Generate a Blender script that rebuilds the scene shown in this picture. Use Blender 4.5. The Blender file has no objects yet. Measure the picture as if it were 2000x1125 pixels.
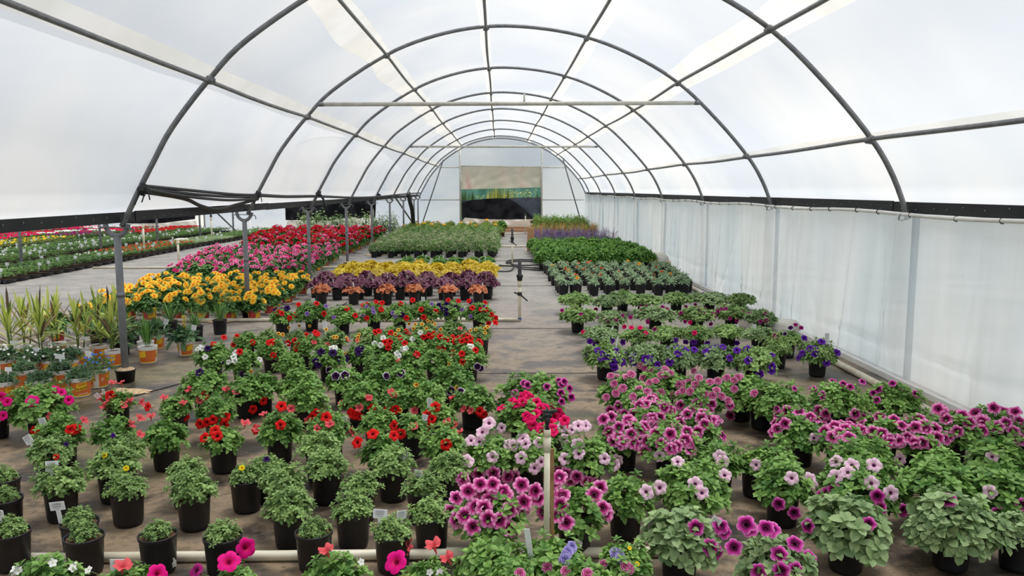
import bpy, math, random
from mathutils import Vector, Matrix, Euler
C = bpy.context.scene.collection
PI = math.pi
# ------------------------------------------------------------------ camera, world, exposure
FPX = 1555.0
CAM_H = 1.7
PITCH = math.atan((562.5 - 370) / FPX)
YAW = math.atan(26 / FPX)
cam_data = bpy.data.cameras.new('camera')
cam_data.sensor_width = 36.0
cam_data.lens = FPX / 2000 * 36.0
cam_data.clip_end = 300
cam = bpy.data.objects.new('camera', cam_data)
cam.location = (0, 0, CAM_H)
cam.rotation_euler = Euler((PI / 2 - PITCH, 0, -YAW), 'XYZ')
C.objects.link(cam)
scene = bpy.context.scene
scene.camera = cam
scene.view_settings.view_transform = 'Standard'
scene.view_settings.look = 'None'
scene.view_settings.gamma = 1.0
scene.view_settings.use_curve_mapping = False
scene.view_settings.exposure = -0.70
scene.cycles.use_denoising = True
scene.cycles.max_bounces = 7
scene.cycles.diffuse_bounces = 5
scene.cycles.glossy_bounces = 3
scene.cycles.transmission_bounces = 6
scene.cycles.transparent_max_bounces = 8
scene.cycles.caustics_reflective = False
scene.cycles.caustics_refractive = False
scene.cycles.sample_clamp_indirect = 6.0
w = bpy.data.worlds.new('overcast_sky')
scene.world = w
w.use_nodes = True
wt = w.node_tree
bg = wt.nodes['Background']
bg.inputs['Strength'].default_value = 0.66
tc = wt.nodes.new('ShaderNodeTexCoord')
sx = wt.nodes.new('ShaderNodeSeparateXYZ')
rp = wt.nodes.new('ShaderNodeValToRGB')
rp.color_ramp.elements[0].position = 0.0
rp.color_ramp.elements[0].color = (0.93, 0.97, 1.0, 1)
rp.color_ramp.elements[1].position = 0.8
rp.color_ramp.elements[1].color = (1.0, 1.02, 1.06, 1)
wt.links.new(tc.outputs['Generated'], sx.inputs[0])
wt.links.new(sx.outputs['Z'], rp.inputs[0])
wt.links.new(rp.outputs[0], bg.inputs['Color'])
sun_d = bpy.data.lights.new('sun', 'SUN')
sun_d.energy = 7.4
sun_d.angle = math.radians(22)
sun_d.color = (1.0, 0.985, 0.96)
sun = bpy.data.objects.new('sun', sun_d)
sun.rotation_euler = Euler((math.radians(-8), math.radians(12), 0), 'XYZ')
C.objects.link(sun)

# ------------------------------------------------------------------ pixel to point helpers
_cp, _sp, _cy, _sy = math.cos(PITCH), math.sin(PITCH), math.cos(YAW), math.sin(YAW)
FWD = Vector((_sy * _cp, _cy * _cp, -_sp)); RGT = Vector((_cy, -_sy, 0)); UPV = Vector((_sy * _sp, _cy * _sp, _cp))
EYE = Vector((0, 0, CAM_H))
def ray(u, v): return FWD + RGT * ((u - 1000) / FPX) + UPV * ((562.5 - v) / FPX)
def at(u, v, z=0.0):
    d = ray(u, v); return EYE + d * ((z - CAM_H) / d.z)
def aty(u, v, Y):
    d = ray(u, v); return EYE + d * (Y / d.y)
def pix(p):
    q = p - EYE; d = q.dot(FWD)
    return (1000 + FPX * q.dot(RGT) / d, 562.5 - FPX * q.dot(UPV) / d, d)

# ------------------------------------------------------------------ materials
MATS = {}
def _new(name):
    m = bpy.data.materials.new(name); m.use_nodes = True; nt = m.node_tree
    MATS[name] = m
    return m, nt, nt.nodes['Principled BSDF'], nt.nodes['Material Output']
def ramp(nt, stops, src=None, interp='LINEAR'):
    r = nt.nodes.new('ShaderNodeValToRGB'); cr = r.color_ramp; cr.interpolation = interp
    while len(cr.elements) < len(stops): cr.elements.new(0.5)
    for e, (p, c) in zip(cr.elements, stops): e.position = p; e.color = (*c, 1)
    if src is not None: nt.links.new(src, r.inputs[0])
    return r
def noise(nt, scale, detail=3, rough=0.5, coord='Object', sc=None):
    t = nt.nodes.new('ShaderNodeTexCoord'); n = nt.nodes.new('ShaderNodeTexNoise')
    n.inputs['Scale'].default_value = scale; n.inputs['Detail'].default_value = detail; n.inputs['Roughness'].default_value = rough
    if sc:
        mp = nt.nodes.new('ShaderNodeMapping'); mp.inputs['Scale'].default_value = sc
        nt.links.new(t.outputs[coord], mp.inputs[0]); nt.links.new(mp.outputs[0], n.inputs['Vector'])
    else: nt.links.new(t.outputs[coord], n.inputs['Vector'])
    return n
def bump(nt, b, src, strength, dist=0.01):
    bp = nt.nodes.new('ShaderNodeBump'); bp.inputs['Strength'].default_value = strength; bp.inputs['Distance'].default_value = dist
    nt.links.new(src, bp.inputs['Height']); nt.links.new(bp.outputs[0], b.inputs['Normal']); return bp
def S(r, g, b):   # sRGB 0..255 to linear
    f = lambda c: (c / 255 / 12.92) if c / 255 <= 0.04045 else ((c / 255 + 0.055) / 1.055) ** 2.4
    return (f(r), f(g), f(b))
def plain(name, c1, c2=None, rough=0.5, spec=0.3, scale=8, metal=0.0, bmp=0.0, bscale=60):
    m, nt, b, o = _new(name)
    n = noise(nt, scale, 4)
    r = ramp(nt, [(0.35, c1), (0.68, c2 or tuple(x * 0.85 for x in c1))], n.outputs['Fac'])
    nt.links.new(r.outputs[0], b.inputs['Base Color'])
    b.inputs['Roughness'].default_value = rough; b.inputs['Specular IOR Level'].default_value = spec; b.inputs['Metallic'].default_value = metal
    if bmp:
        n2 = noise(nt, bscale, 3); bump(nt, b, n2.outputs['Fac'], bmp)
    return m
def leafm(name, dark, light, trans=0.28, rough=0.5, spec=0.35):
    m, nt, b, o = _new(name)
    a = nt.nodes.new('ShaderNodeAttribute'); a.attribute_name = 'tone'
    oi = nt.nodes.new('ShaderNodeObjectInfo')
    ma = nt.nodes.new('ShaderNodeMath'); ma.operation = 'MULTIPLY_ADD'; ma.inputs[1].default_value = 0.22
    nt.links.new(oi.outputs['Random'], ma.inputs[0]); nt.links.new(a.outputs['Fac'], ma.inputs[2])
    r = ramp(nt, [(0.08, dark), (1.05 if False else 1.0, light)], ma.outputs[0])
    nt.links.new(r.outputs[0], b.inputs['Base Color'])
    b.inputs['Roughness'].default_value = rough; b.inputs['Specular IOR Level'].default_value = spec
    t = nt.nodes.new('ShaderNodeBsdfTranslucent'); mx = nt.nodes.new('ShaderNodeMixShader'); mx.inputs[0].default_value = trans
    nt.links.new(r.outputs[0], t.inputs[0]); nt.links.new(b.outputs[0], mx.inputs[1]); nt.links.new(t.outputs[0], mx.inputs[2])
    nt.links.new(mx.outputs[0], o.inputs['Surface'])
    return m
def petalm(name, stops, veins=None, vein_amt=0.4, trans=0.3, emis=0):
    m, nt, b, o = _new(name)
    a = nt.nodes.new('ShaderNodeAttribute'); a.attribute_name = 'tone'
    r = ramp(nt, stops, a.outputs['Fac']); col = r.outputs[0]
    if veins:
        v = nt.nodes.new('ShaderNodeAttribute'); v.attribute_name = 'vein'
        mm = nt.nodes.new('ShaderNodeMath'); mm.operation = 'MULTIPLY'; mm.inputs[1].default_value = vein_amt
        nt.links.new(v.outputs['Fac'], mm.inputs[0])
        x = nt.nodes.new('ShaderNodeMix'); x.data_type = 'RGBA'
        nt.links.new(mm.outputs[0], x.inputs[0]); nt.links.new(col, x.inputs[6]); x.inputs[7].default_value = (*veins, 1); col = x.outputs[2]
    nt.links.new(col, b.inputs['Base Color']); b.inputs['Roughness'].default_value = 0.6; b.inputs['Specular IOR Level'].default_value = 0.15
    t = nt.nodes.new('ShaderNodeBsdfTranslucent'); mx = nt.nodes.new('ShaderNodeMixShader'); mx.inputs[0].default_value = trans
    nt.links.new(col, t.inputs[0]); nt.links.new(b.outputs[0], mx.inputs[1]); nt.links.new(t.outputs[0], mx.inputs[2])
    nt.links.new(mx.outputs[0], o.inputs['Surface'])
    return m
def filmm(name, c1, c2, trans=0.85, clear=0.0, scale=0.7, gloss=0.04, sc=None, c3=None, crough=0.35, seethru=0.0, streak=False):
    m, nt, b, o = _new(name)
    nt.nodes.remove(b)
    n = noise(nt, scale, 3, 0.5, sc=sc)
    r = ramp(nt, [(0.38, c1), (0.62, c2)] if c3 is None else [(0.3, c1), (0.5, c2), (0.68, c3)], n.outputs['Fac'])
    if streak:   # whitened creases of the film, plus light and shade of folds put into the colour
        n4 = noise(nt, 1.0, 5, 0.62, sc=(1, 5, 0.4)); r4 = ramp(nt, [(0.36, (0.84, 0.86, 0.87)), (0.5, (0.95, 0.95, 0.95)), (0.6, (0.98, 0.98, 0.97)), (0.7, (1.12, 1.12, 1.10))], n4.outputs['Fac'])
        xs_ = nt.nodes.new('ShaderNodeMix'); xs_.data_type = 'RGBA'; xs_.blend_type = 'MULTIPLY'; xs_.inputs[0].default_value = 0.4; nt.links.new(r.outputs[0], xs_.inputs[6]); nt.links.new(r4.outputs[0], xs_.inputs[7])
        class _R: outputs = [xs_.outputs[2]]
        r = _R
    t = nt.nodes.new('ShaderNodeBsdfTranslucent'); d = nt.nodes.new('ShaderNodeBsdfDiffuse')
    nt.links.new(r.outputs[0], t.inputs[0]); nt.links.new(r.outputs[0], d.inputs[0])
    mx = nt.nodes.new('ShaderNodeMixShader'); mx.inputs[0].default_value = trans
    nt.links.new(d.outputs[0], mx.inputs[1]); nt.links.new(t.outputs[0], mx.inputs[2]); out = mx.outputs[0]
    if seethru:
        tp = nt.nodes.new('ShaderNodeBsdfTransparent'); m5 = nt.nodes.new('ShaderNodeMixShader'); m5.inputs[0].default_value = seethru
        nt.links.new(out, m5.inputs[1]); nt.links.new(tp.outputs[0], m5.inputs[2]); out = m5.outputs[0]
        if name == 'roof_film':   # the film is doubled and milkier low down, above the gutters
            ge = nt.nodes.new('ShaderNodeNewGeometry'); se = nt.nodes.new('ShaderNodeSeparateXYZ'); nt.links.new(ge.outputs['Position'], se.inputs[0])
            for sock, lo in ((m5.inputs[0], 0.04), (mx.inputs[0], 0.62)):
                q = nt.nodes.new('ShaderNodeMapRange'); q.interpolation_type = 'SMOOTHSTEP'; q.inputs[1].default_value = 1.7; q.inputs[2].default_value = 2.9; q.inputs[3].default_value = lo; q.inputs[4].default_value = seethru if lo < 0.1 else trans
                nt.links.new(se.outputs['Z'], q.inputs[0]); nt.links.new(q.outputs[0], sock)
    if clear:
        rf = nt.nodes.new('ShaderNodeBsdfRefraction'); rf.inputs['IOR'].default_value = 1.02; rf.inputs['Roughness'].default_value = crough
        m2 = nt.nodes.new('ShaderNodeMixShader'); m2.inputs[0].default_value = clear
        nt.links.new(out, m2.inputs[1]); nt.links.new(rf.outputs[0], m2.inputs[2]); out = m2.outputs[0]
    if gloss:
        g = nt.nodes.new('ShaderNodeBsdfGlossy'); g.inputs['Roughness'].default_value = 0.28
        fr = nt.nodes.new('ShaderNodeLayerWeight'); fr.inputs[0].default_value = 0.25
        mm = nt.nodes.new('ShaderNodeMath'); mm.operation = 'MULTIPLY'; mm.inputs[1].default_value = gloss * 6
        nt.links.new(fr.outputs['Fresnel'], mm.inputs[0])
        m3 = nt.nodes.new('ShaderNodeMixShader'); nt.links.new(mm.outputs[0], m3.inputs[0])
        nt.links.new(out, m3.inputs[1]); nt.links.new(g.outputs[0], m3.inputs[2]); out = m3.outputs[0]
    nt.links.new(out, o.inputs['Surface'])
    return m

FILM = filmm('roof_film', S(232, 238, 246), S(250, 251, 252), 0.9, 0.0, 0.5, 0.0, seethru=0.5)
STRIP = filmm('double_film', S(232, 227, 215), S(245, 240, 232), 0.8, 0.0, 1.5, 0.0, seethru=0.35)
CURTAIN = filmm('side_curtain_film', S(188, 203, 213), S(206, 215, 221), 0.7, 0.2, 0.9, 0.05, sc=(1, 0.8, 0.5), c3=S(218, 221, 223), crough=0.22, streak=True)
ENDFILM = filmm('end_wall_film', S(216, 224, 236), S(240, 243, 248), 0.97, 0.0, 0.5, 0.0, sc=(0.6, 1, 1.3), seethru=0.03)
ROLLFILM = filmm('rolled_curtain_film', S(232, 130, 136), S(222, 212, 196), 0.85, 0.05, 0.8, 0.02, sc=(0.8, 1, 0.3), c3=S(204, 206, 188))
CLOTHW = filmm('white_ground_cloth', S(236, 228, 216), S(248, 243, 234), 0.25, 0, 2.5, 0.0)
STEEL = plain('galvanised_steel', S(128, 130, 133), S(106, 108, 112), 0.45, 0.5, 14, 0.35)
STEEL_L = plain('bright_galvanised_tube', S(200, 198, 190), S(178, 174, 165), 0.5, 0.4, 10, 0.1)
POST = plain('grey_post_paint', S(132, 134, 138), S(112, 114, 118), 0.55, 0.4, 9)
BLACKP = plain('black_band', S(28, 29, 32), S(38, 39, 42), 0.6, 0.3, 5)
BLACKR = plain('black_rubber', S(34, 34, 37), S(52, 52, 55), 0.55, 0.35, 20)
MESHB = plain('black_shade_mesh', S(22, 22, 26), S(48, 49, 54), 0.9, 0.1, 3)
MESHG = plain('grey_shade_mesh', S(92, 100, 110), S(70, 78, 88), 0.9, 0.1, 3)
PVC = plain('pvc_pipe', S(232, 226, 206), S(214, 203, 176), 0.4, 0.4, 12)
WOOD = plain('weathered_wood', S(176, 142, 104), S(140, 104, 72), 0.8, 0.2, 18)
TAN = plain('tan_block', S(196, 152, 116), S(176, 132, 98), 0.85, 0.2, 12, bmp=0.3)
POTB = plain('black_plastic_pot', S(24, 24, 26), S(33, 33, 36), 0.45, 0.4, 14)
TRAYB = plain('black_tray', S(30, 31, 34), S(44, 45, 48), 0.5, 0.4, 14)
SOIL = plain('potting_soil', S(78, 56, 42), S(128, 98, 76), 0.95, 0.1, 90, bmp=0.8, bscale=120)
SAND = plain('sand', S(206, 182, 148), S(176, 148, 112), 0.95, 0.1, 40, bmp=0.5)
BAG = plain('white_bag', S(232, 228, 220), S(208, 202, 190), 0.8, 0.2, 6, bmp=0.4, bscale=14)
POTW = plain('white_pot_plastic', S(236, 234, 230), S(224, 222, 218), 0.4, 0.4, 6)
POTO = plain('orange_pot_print', S(226, 122, 58), S(214, 108, 50), 0.4, 0.4, 5)
POTY = plain('yellow_pot_print', S(246, 196, 52), S(240, 186, 46), 0.4, 0.4, 5)
POTR = plain('red_pot_print', S(176, 40, 58), S(206, 84, 74), 0.4, 0.4, 24)
TXT = plain('dark_print', S(78, 52, 36), S(78, 52, 36), 0.5, 0.3)
TXTR = plain('red_print', S(196, 62, 36), S(196, 62, 36), 0.5, 0.3)
TXTW = plain('white_print', S(240, 236, 230), S(240, 236, 230), 0.5, 0.3)
TAG = plain('white_tag_card', S(238, 239, 240), S(226, 228, 230), 0.45, 0.3, 4)
GREY = plain('grey_print', S(150, 152, 156), S(120, 122, 126), 0.6, 0.2, 300)
BLUE = plain('blue_pipe_glue', S(52, 84, 150), S(52, 84, 150), 0.5, 0.3)
SHADE = plain('green_shade_cloth', S(96, 150, 138), S(120, 172, 160), 0.9, 0.1, 1.5)
# floor: woven ground cloth, worn, muddy in front, greyer behind, damp dark patches
def floor_material():
    m, nt, b, o = _new('ground_cloth')
    L = nt.links.new
    geo = nt.nodes.new('ShaderNodeNewGeometry'); sep = nt.nodes.new('ShaderNodeSeparateXYZ'); L(geo.outputs['Position'], sep.inputs[0])
    n1 = noise(nt, 1.6, 9, 0.68, sc=(0.9, 1.0, 1)); n2 = noise(nt, 9.0, 8, 0.74, sc=(1, 1.1, 1)); n3 = noise(nt, 0.5, 3, 0.5)
    mud = ramp(nt, [(0.40, S(52, 46, 39)), (0.46, S(92, 80, 66)), (0.53, S(144, 124, 100)), (0.60, S(110, 98, 84))], n1.outputs['Fac'])
    gry = ramp(nt, [(0.32, S(112, 108, 104)), (0.46, S(144, 140, 135)), (0.6, S(160, 155, 149)), (0.72, S(136, 131, 126))], n1.outputs['Fac'])
    mr = nt.nodes.new('ShaderNodeMapRange'); mr.inputs[1].default_value = 6.0; mr.inputs[2].default_value = 13.0
    L(sep.outputs['Y'], mr.inputs[0])
    x1 = nt.nodes.new('ShaderNodeMix'); x1.data_type = 'RGBA'; L(mr.outputs[0], x1.inputs[0]); L(mud.outputs[0], x1.inputs[6]); L(gry.outputs[0], x1.inputs[7])
    # algae green stains
    gs = ramp(nt, [(0.56, (0, 0, 0)), (0.66, (1, 1, 1))], n3.outputs['Fac'])
    x2 = nt.nodes.new('ShaderNodeMix'); x2.data_type = 'RGBA'
    mg = nt.nodes.new('ShaderNodeMath'); mg.operation = 'MULTIPLY'; mg.inputs[1].default_value = 0.45
    inv = nt.nodes.new('ShaderNodeMath'); inv.operation = 'SUBTRACT'; inv.inputs[0].default_value = 1.0; L(mr.outputs[0], inv.inputs[1])
    mg2 = nt.nodes.new('ShaderNodeMath'); mg2.operation = 'MULTIPLY'; L(inv.outputs[0], mg2.inputs[0]); L(gs.outputs[0], mg2.inputs[1])
    L(mg2.outputs[0], mg.inputs[0]); L(mg.outputs[0], x2.inputs[0]); L(x1.outputs[2], x2.inputs[6]); x2.inputs[7].default_value = (*S(104, 104, 54), 1)
    # small speckle and scuffs
    sp = ramp(nt, [(0.34, (0.45, 0.45, 0.45)), (0.46, (0.92, 0.92, 0.92)), (0.62, (1, 1, 1)), (0.72, (1.2, 1.16, 1.1))], n2.outputs['Fac'])
    x3 = nt.nodes.new('ShaderNodeMix'); x3.data_type = 'RGBA'; x3.blend_type = 'MULTIPLY'; x3.inputs[0].default_value = 0.85
    L(x2.outputs[2], x3.inputs[6]); L(sp.outputs[0], x3.inputs[7])
    n5 = noise(nt, 55.0, 2, 0.5); pk = ramp(nt, [(0.745, (0, 0, 0)), (0.765, (1, 1, 1))], n5.outputs['Fac'])   # scattered pale grit
    x4 = nt.nodes.new('ShaderNodeMix'); x4.data_type = 'RGBA'; L(pk.outputs[0], x4.inputs[0]); L(x3.outputs[2], x4.inputs[6]); x4.inputs[7].default_value = (*S(214, 200, 180), 1)
    L(x4.outputs[2], b.inputs['Base Color'])
    rr = ramp(nt, [(0.35, (0.32,) * 3), (0.6, (0.8,) * 3)], n1.outputs['Fac']); L(rr.outputs[0], b.inputs['Roughness'])
    b.inputs['Specular IOR Level'].default_value = 0.4
    bump(nt, b, n2.outputs['Fac'], 0.25, 0.01)
    return m
FLOOR = floor_material()
OUTG = plain('outdoor_ground', S(204, 203, 198), S(182, 184, 176), 0.9, 0.1, 0.8)

LF = dict(
    cali=leafm('leaf_fine_green', S(84, 116, 60), S(170, 202, 122)),
    pet=leafm('leaf_petunia', S(62, 112, 42), S(154, 192, 102)),
    grey=leafm('leaf_silvery', S(98, 130, 82), S(170, 194, 136)),
    dahl=leafm('leaf_dark', S(42, 80, 38), S(118, 164, 87)),
    dense=leafm('leaf_dense_green', S(52, 102, 38), S(140, 186, 88)),
    gail=leafm('leaf_sage', S(94, 126, 88), S(199, 221, 180)),
    shas=leafm('leaf_shasta', S(52, 88, 44), S(140, 171, 109)),
    yel=leafm('leaf_chartreuse', S(168, 136, 24), S(232, 210, 66)),
    pur=leafm('leaf_burgundy', S(58, 24, 44), S(140, 81, 109)),
    car=leafm('leaf_caramel', S(142, 70, 42), S(239, 155, 105)),
    dark=leafm('leaf_bluegreen', S(38, 74, 48), S(122, 160, 107)),
    blade=leafm('leaf_blade', S(84, 118, 48), S(213, 224, 118)),
    bladep=leafm('leaf_blade_purple', S(66, 58, 42), S(158, 136, 96)),
    tray=leafm('leaf_tray', S(48, 84, 36), S(127, 166, 85)),
    silv=leafm('leaf_dusty', S(120, 144, 92), S(197, 217, 158)),
    olive=leafm('leaf_olive', S(84, 106, 36), S(169, 184, 83)),
    out=leafm('leaf_outdoor', S(90, 110, 40), S(224, 224, 125)),
)
STEM = plain('stem_green', S(110, 134, 70), S(90, 116, 58), 0.6, 0.3)
FL = dict(
    red=petalm('petal_red', [(0.0, S(60, 6, 14)), (0.2, S(150, 10, 20)), (0.34, S(222, 14, 22)), (1, S(238, 34, 30))]),
    redback=petalm('petal_red_back', [(0, S(206, 70, 84)), (1, S(238, 104, 108))]),
    white=petalm('petal_white', [(0, S(190, 200, 130)), (0.3, S(244, 244, 240)), (1, S(252, 250, 250))]),
    purple=petalm('petal_deep_purple', [(0, S(20, 6, 36)), (1, S(62, 26, 104))]),
    violet=petalm('petal_violet', [(0, S(40, 10, 70)), (0.35, S(84, 24, 150)), (1, S(112, 44, 182))]),
    magenta=petalm('petal_magenta_wine', [(0, S(50, 6, 34)), (0.4, S(130, 14, 92)), (1, S(178, 40, 128))]),
    hot=petalm('petal_hot_pink', [(0, S(110, 0, 50)), (0.22, S(214, 4, 110)), (1, S(252, 26, 150))], S(200, 0, 100), 0.25),
    hotw=petalm('petal_hot_pink_white_eye', [(0, S(250, 240, 200)), (0.25, S(252, 190, 220)), (0.5, S(248, 40, 150)), (1, S(248, 30, 140))]),
    crim=petalm('petal_crimson', [(0, S(130, 0, 50)), (0.3, S(230, 8, 88)), (1, S(255, 34, 122))]),
    vein=petalm('petal_veined_pink', [(0, S(36, 0, 26)), (0.36, S(84, 2, 54)), (0.54, S(190, 40, 130)), (0.74, S(244, 130, 196)), (1, S(255, 188, 226))], S(150, 6, 88), 0.6),
    veind=petalm('petal_wine_edge_pink', [(0, S(30, 0, 24)), (0.42, S(88, 4, 62)), (0.66, S(196, 40, 146)), (0.9, S(236, 110, 196)), (1, S(250, 170, 222))], S(90, 0, 60), 0.3),
    pale=petalm('petal_pale_pink', [(0, S(60, 10, 60)), (0.16, S(90, 30, 90)), (0.24, S(244, 196, 224)), (1, S(255, 226, 240))], S(236, 160, 204), 0.5),
    dbl=petalm('petal_double_magenta', [(0, S(110, 8, 70)), (0.6, S(190, 30, 118)), (0.86, S(222, 84, 156)), (1, S(250, 216, 234))]),
    dblv=petalm('petal_double_violet', [(0, S(70, 20, 120)), (0.6, S(120, 50, 170)), (0.85, S(150, 90, 200)), (1, S(232, 220, 246))]),
    pico=petalm('petal_picotee', [(0, S(30, 6, 40)), (0.82, S(64, 14, 78)), (0.9, S(240, 230, 244)), (1, S(250, 246, 250))]),
    yr=petalm('petal_yellow_red_eye', [(0, S(220, 190, 60)), (0.16, S(120, 20, 14)), (0.45, S(206, 60, 26)), (0.6, S(246, 190, 70)), (1, S(252, 222, 110))]),
    yellow=petalm('petal_yellow', [(0, S(180, 110, 10)), (0.3, S(246, 206, 20)), (1, S(252, 224, 40))]),
    dahlia=petalm('petal_orange_yellow', [(0, S(220, 60, 14)), (0.26, S(250, 140, 20)), (0.46, S(255, 196, 40)), (1, S(255, 232, 96))]),
    pinkd=petalm('petal_pink_dahlia', [(0, S(214, 30, 110)), (0.5, S(236, 84, 158)), (1, S(250, 186, 218))]),
    pinkd2=petalm('petal_deep_pink_dahlia', [(0, S(200, 14, 90)), (0.6, S(228, 40, 120)), (1, S(240, 90, 160))]),
    redg=petalm('petal_cerise', [(0, S(170, 4, 40)), (1, S(228, 22, 70))]),
    redg2=petalm('petal_scarlet', [(0, S(160, 4, 20)), (1, S(226, 20, 34))]),
    gail=petalm('petal_orange_red', [(0, S(120, 30, 10)), (0.3, S(206, 44, 20)), (0.75, S(226, 70, 30)), (1, S(246, 170, 50))]),
    gaily=petalm('petal_orange_yellow_tip', [(0, S(110, 40, 14)), (0.4, S(226, 90, 20)), (0.7, S(250, 190, 40)), (1, S(250, 210, 60))]),
    gold=petalm('petal_gold', [(0, S(140, 70, 10)), (0.3, S(250, 176, 10)), (1, S(252, 196, 30))]),
    blue=petalm('petal_blue', [(0, S(150, 160, 230)), (0.3, S(60, 120, 226)), (1, S(72, 142, 240))]),
    lav=petalm('petal_lavender_double', [(0, S(90, 70, 170)), (0.7, S(146, 130, 214)), (1, S(206, 196, 240))]),
    salv=petalm('petal_salvia', [(0, S(98, 82, 142)), (1, S(152, 132, 190))]),
    salp=petalm('petal_salvia_pink', [(0, S(170, 120, 140)), (1, S(200, 150, 160))]),
    cream=petalm('petal_cream', [(0, S(214, 190, 170)), (1, S(240, 220, 204))]),
)
MB_ = {'steel': STEEL}

# ------------------------------------------------------------------ mesh builder
class MB:
    def __init__(s): s.v = []; s.f = []; s.mi = []; s.tone = []; s.vein = []; s.mats = []; s.cur = 0; s.smooth = True
    def mat(s, m):
        if m not in s.mats: s.mats.append(m)
        s.cur = s.mats.index(m); return s
    def add(s, vs, fs, tone=0.5, vein=0.0):
        n = len(s.v); s.v.extend([tuple(p) for p in vs])
        if isinstance(tone, (int, float)): s.tone.extend([tone] * len(vs))
        else: s.tone.extend(tone)
        if isinstance(vein, (int, float)): s.vein.extend([vein] * len(vs))
        else: s.vein.extend(vein)
        for f in fs: s.f.append(tuple(i + n for i in f)); s.mi.append(s.cur)
        return n
    def box(s, c, size, rot=None):
        hx, hy, hz = size[0] / 2, size[1] / 2, size[2] / 2
        vs = [Vector((x, y, z)) for z in (-hz, hz) for y in (-hy, hy) for x in (-hx, hx)]
        if rot is not None: vs = [rot @ p for p in vs]
        vs = [p + Vector(c) for p in vs]
        s.add(vs, [(0, 2, 3, 1), (4, 5, 7, 6), (0, 1, 5, 4), (2, 6, 7, 3), (0, 4, 6, 2), (1, 3, 7, 5)])
    def tube(s, pts, r, n=10, cap=True, close=False):
        pts = [Vector(p) for p in pts]; k = len(pts); rs = r if isinstance(r, (list, tuple)) else [r] * k
        ref = None; vs = []
        for i, p in enumerate(pts):
            a = pts[(i - 1) % k] if (i or close) else pts[0]; b = pts[(i + 1) % k] if (i < k - 1 or close) else pts[-1]
            t = (b - a).normalized()
            if ref is None:
                ref = Vector((0, 0, 1)) if abs(t.z) < 0.9 else Vector((1, 0, 0))
            x = (ref - t * ref.dot(t)).normalized(); y = t.cross(x); ref = x
            for j in range(n):
                q = 2 * PI * j / n; vs.append(p + (x * math.cos(q) + y * math.sin(q)) * rs[i])
        fs = []
        for i in range(k if close else k - 1):
            i2 = (i + 1) % k
            for j in range(n): fs.append((i * n + j, i * n + (j + 1) % n, i2 * n + (j + 1) % n, i2 * n + j))
        if cap and not close: fs.append(tuple(range(n))[::-1]); fs.append(tuple((k - 1) * n + j for j in range(n)))
        s.add(vs, fs)
    def lathe(s, prof, n=28, c=(0, 0, 0)):
        vs = []; fs = []
        for (r, z) in prof:
            for j in range(n): q = 2 * PI * j / n; vs.append((c[0] + r * math.cos(q), c[1] + r * math.sin(q), c[2] + z))
        for i in range(len(prof) - 1):
            for j in range(n): fs.append((i * n + j, i * n + (j + 1) % n, (i + 1) * n + (j + 1) % n, (i + 1) * n + j))
        s.add(vs, fs)
    def grid(s, fn, nu, nv):
        vs = [fn(i / nu, j / nv) for j in range(nv + 1) for i in range(nu + 1)]
        fs = [(j * (nu + 1) + i, j * (nu + 1) + i + 1, (j + 1) * (nu + 1) + i + 1, (j + 1) * (nu + 1) + i) for j in range(nv) for i in range(nu)]
        s.add(vs, fs)
    def leaf(s, base, d, nrm, L, W, tone, droop=0.25, fold=0.15, simple=False, wpos=0.45):
        d = d.normalized(); side = d.cross(nrm)
        if side.length < 1e-4: side = d.cross(Vector((1, 0, 0.3)))
        side.normalize(); up = side.cross(d).normalized()
        p = lambda t, w, h: base + d * (L * t) + side * (W * 0.5 * w) + up * (L * (-droop * t * t) + W * h)
        if simple:
            s.add([p(0, 0, 0), p(wpos, -1, fold), p(wpos, 1, fold), p(1, 0, 0)], [(0, 2, 1), (1, 2, 3)], tone); return
        vs = [p(0, 0, 0)]
        for t_, w_ in ((0.22, 0.72), (0.5, 1.0), (0.78, 0.78)): vs += [p(t_, -w_, fold * w_), p(t_, 0, 0), p(t_, w_, fold * w_)]
        vs.append(p(1, 0, 0))
        s.add(vs, [(0, 2, 1), (0, 3, 2), (1, 2, 5, 4), (2, 3, 6, 5), (4, 5, 8, 7), (5, 6, 9, 8), (7, 8, 10), (8, 9, 10)], tone)
    def mesh(s, name):
        me = bpy.data.meshes.new(name); me.from_pydata(s.v, [], s.f)
        for m in s.mats: me.materials.append(m)
        me.polygons.foreach_set('material_index', s.mi)
        me.polygons.foreach_set('use_smooth', [s.smooth] * len(s.f))
        a = me.attributes.new('tone', 'FLOAT', 'POINT'); a.data.foreach_set('value', s.tone)
        if any(s.vein): b = me.attributes.new('vein', 'FLOAT', 'POINT'); b.data.foreach_set('value', s.vein)
        me.update(); return me
def link(name, me, parent=None, loc=None, rot=None, scale=None, mtx=None):
    o = bpy.data.objects.new(name, me); C.objects.link(o)
    if parent is not None: o.parent = parent
    if mtx is not None: o.matrix_local = mtx
    else:
        if loc is not None: o.location = loc
        if rot is not None: o.rotation_euler = rot
        if scale is not None: o.scale = scale if isinstance(scale, (tuple, list)) else (scale,) * 3
    return o
def tag(o, label, cat, group=None, kind=None):
    o['label'] = label; o['category'] = cat
    if group: o['group'] = group
    if kind: o['kind'] = kind
    return o
def thing(name, label, cat, loc, group=None, rz=0.0):
    o = link(name, None, loc=loc, rot=(0, 0, rz)); o.empty_display_size = 0.1
    return tag(o, label, cat, group)
def struct(name, mb, smooth=True):
    mb.smooth = smooth; o = link(name, mb.mesh(name)); o['kind'] = 'structure'; return o
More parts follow.
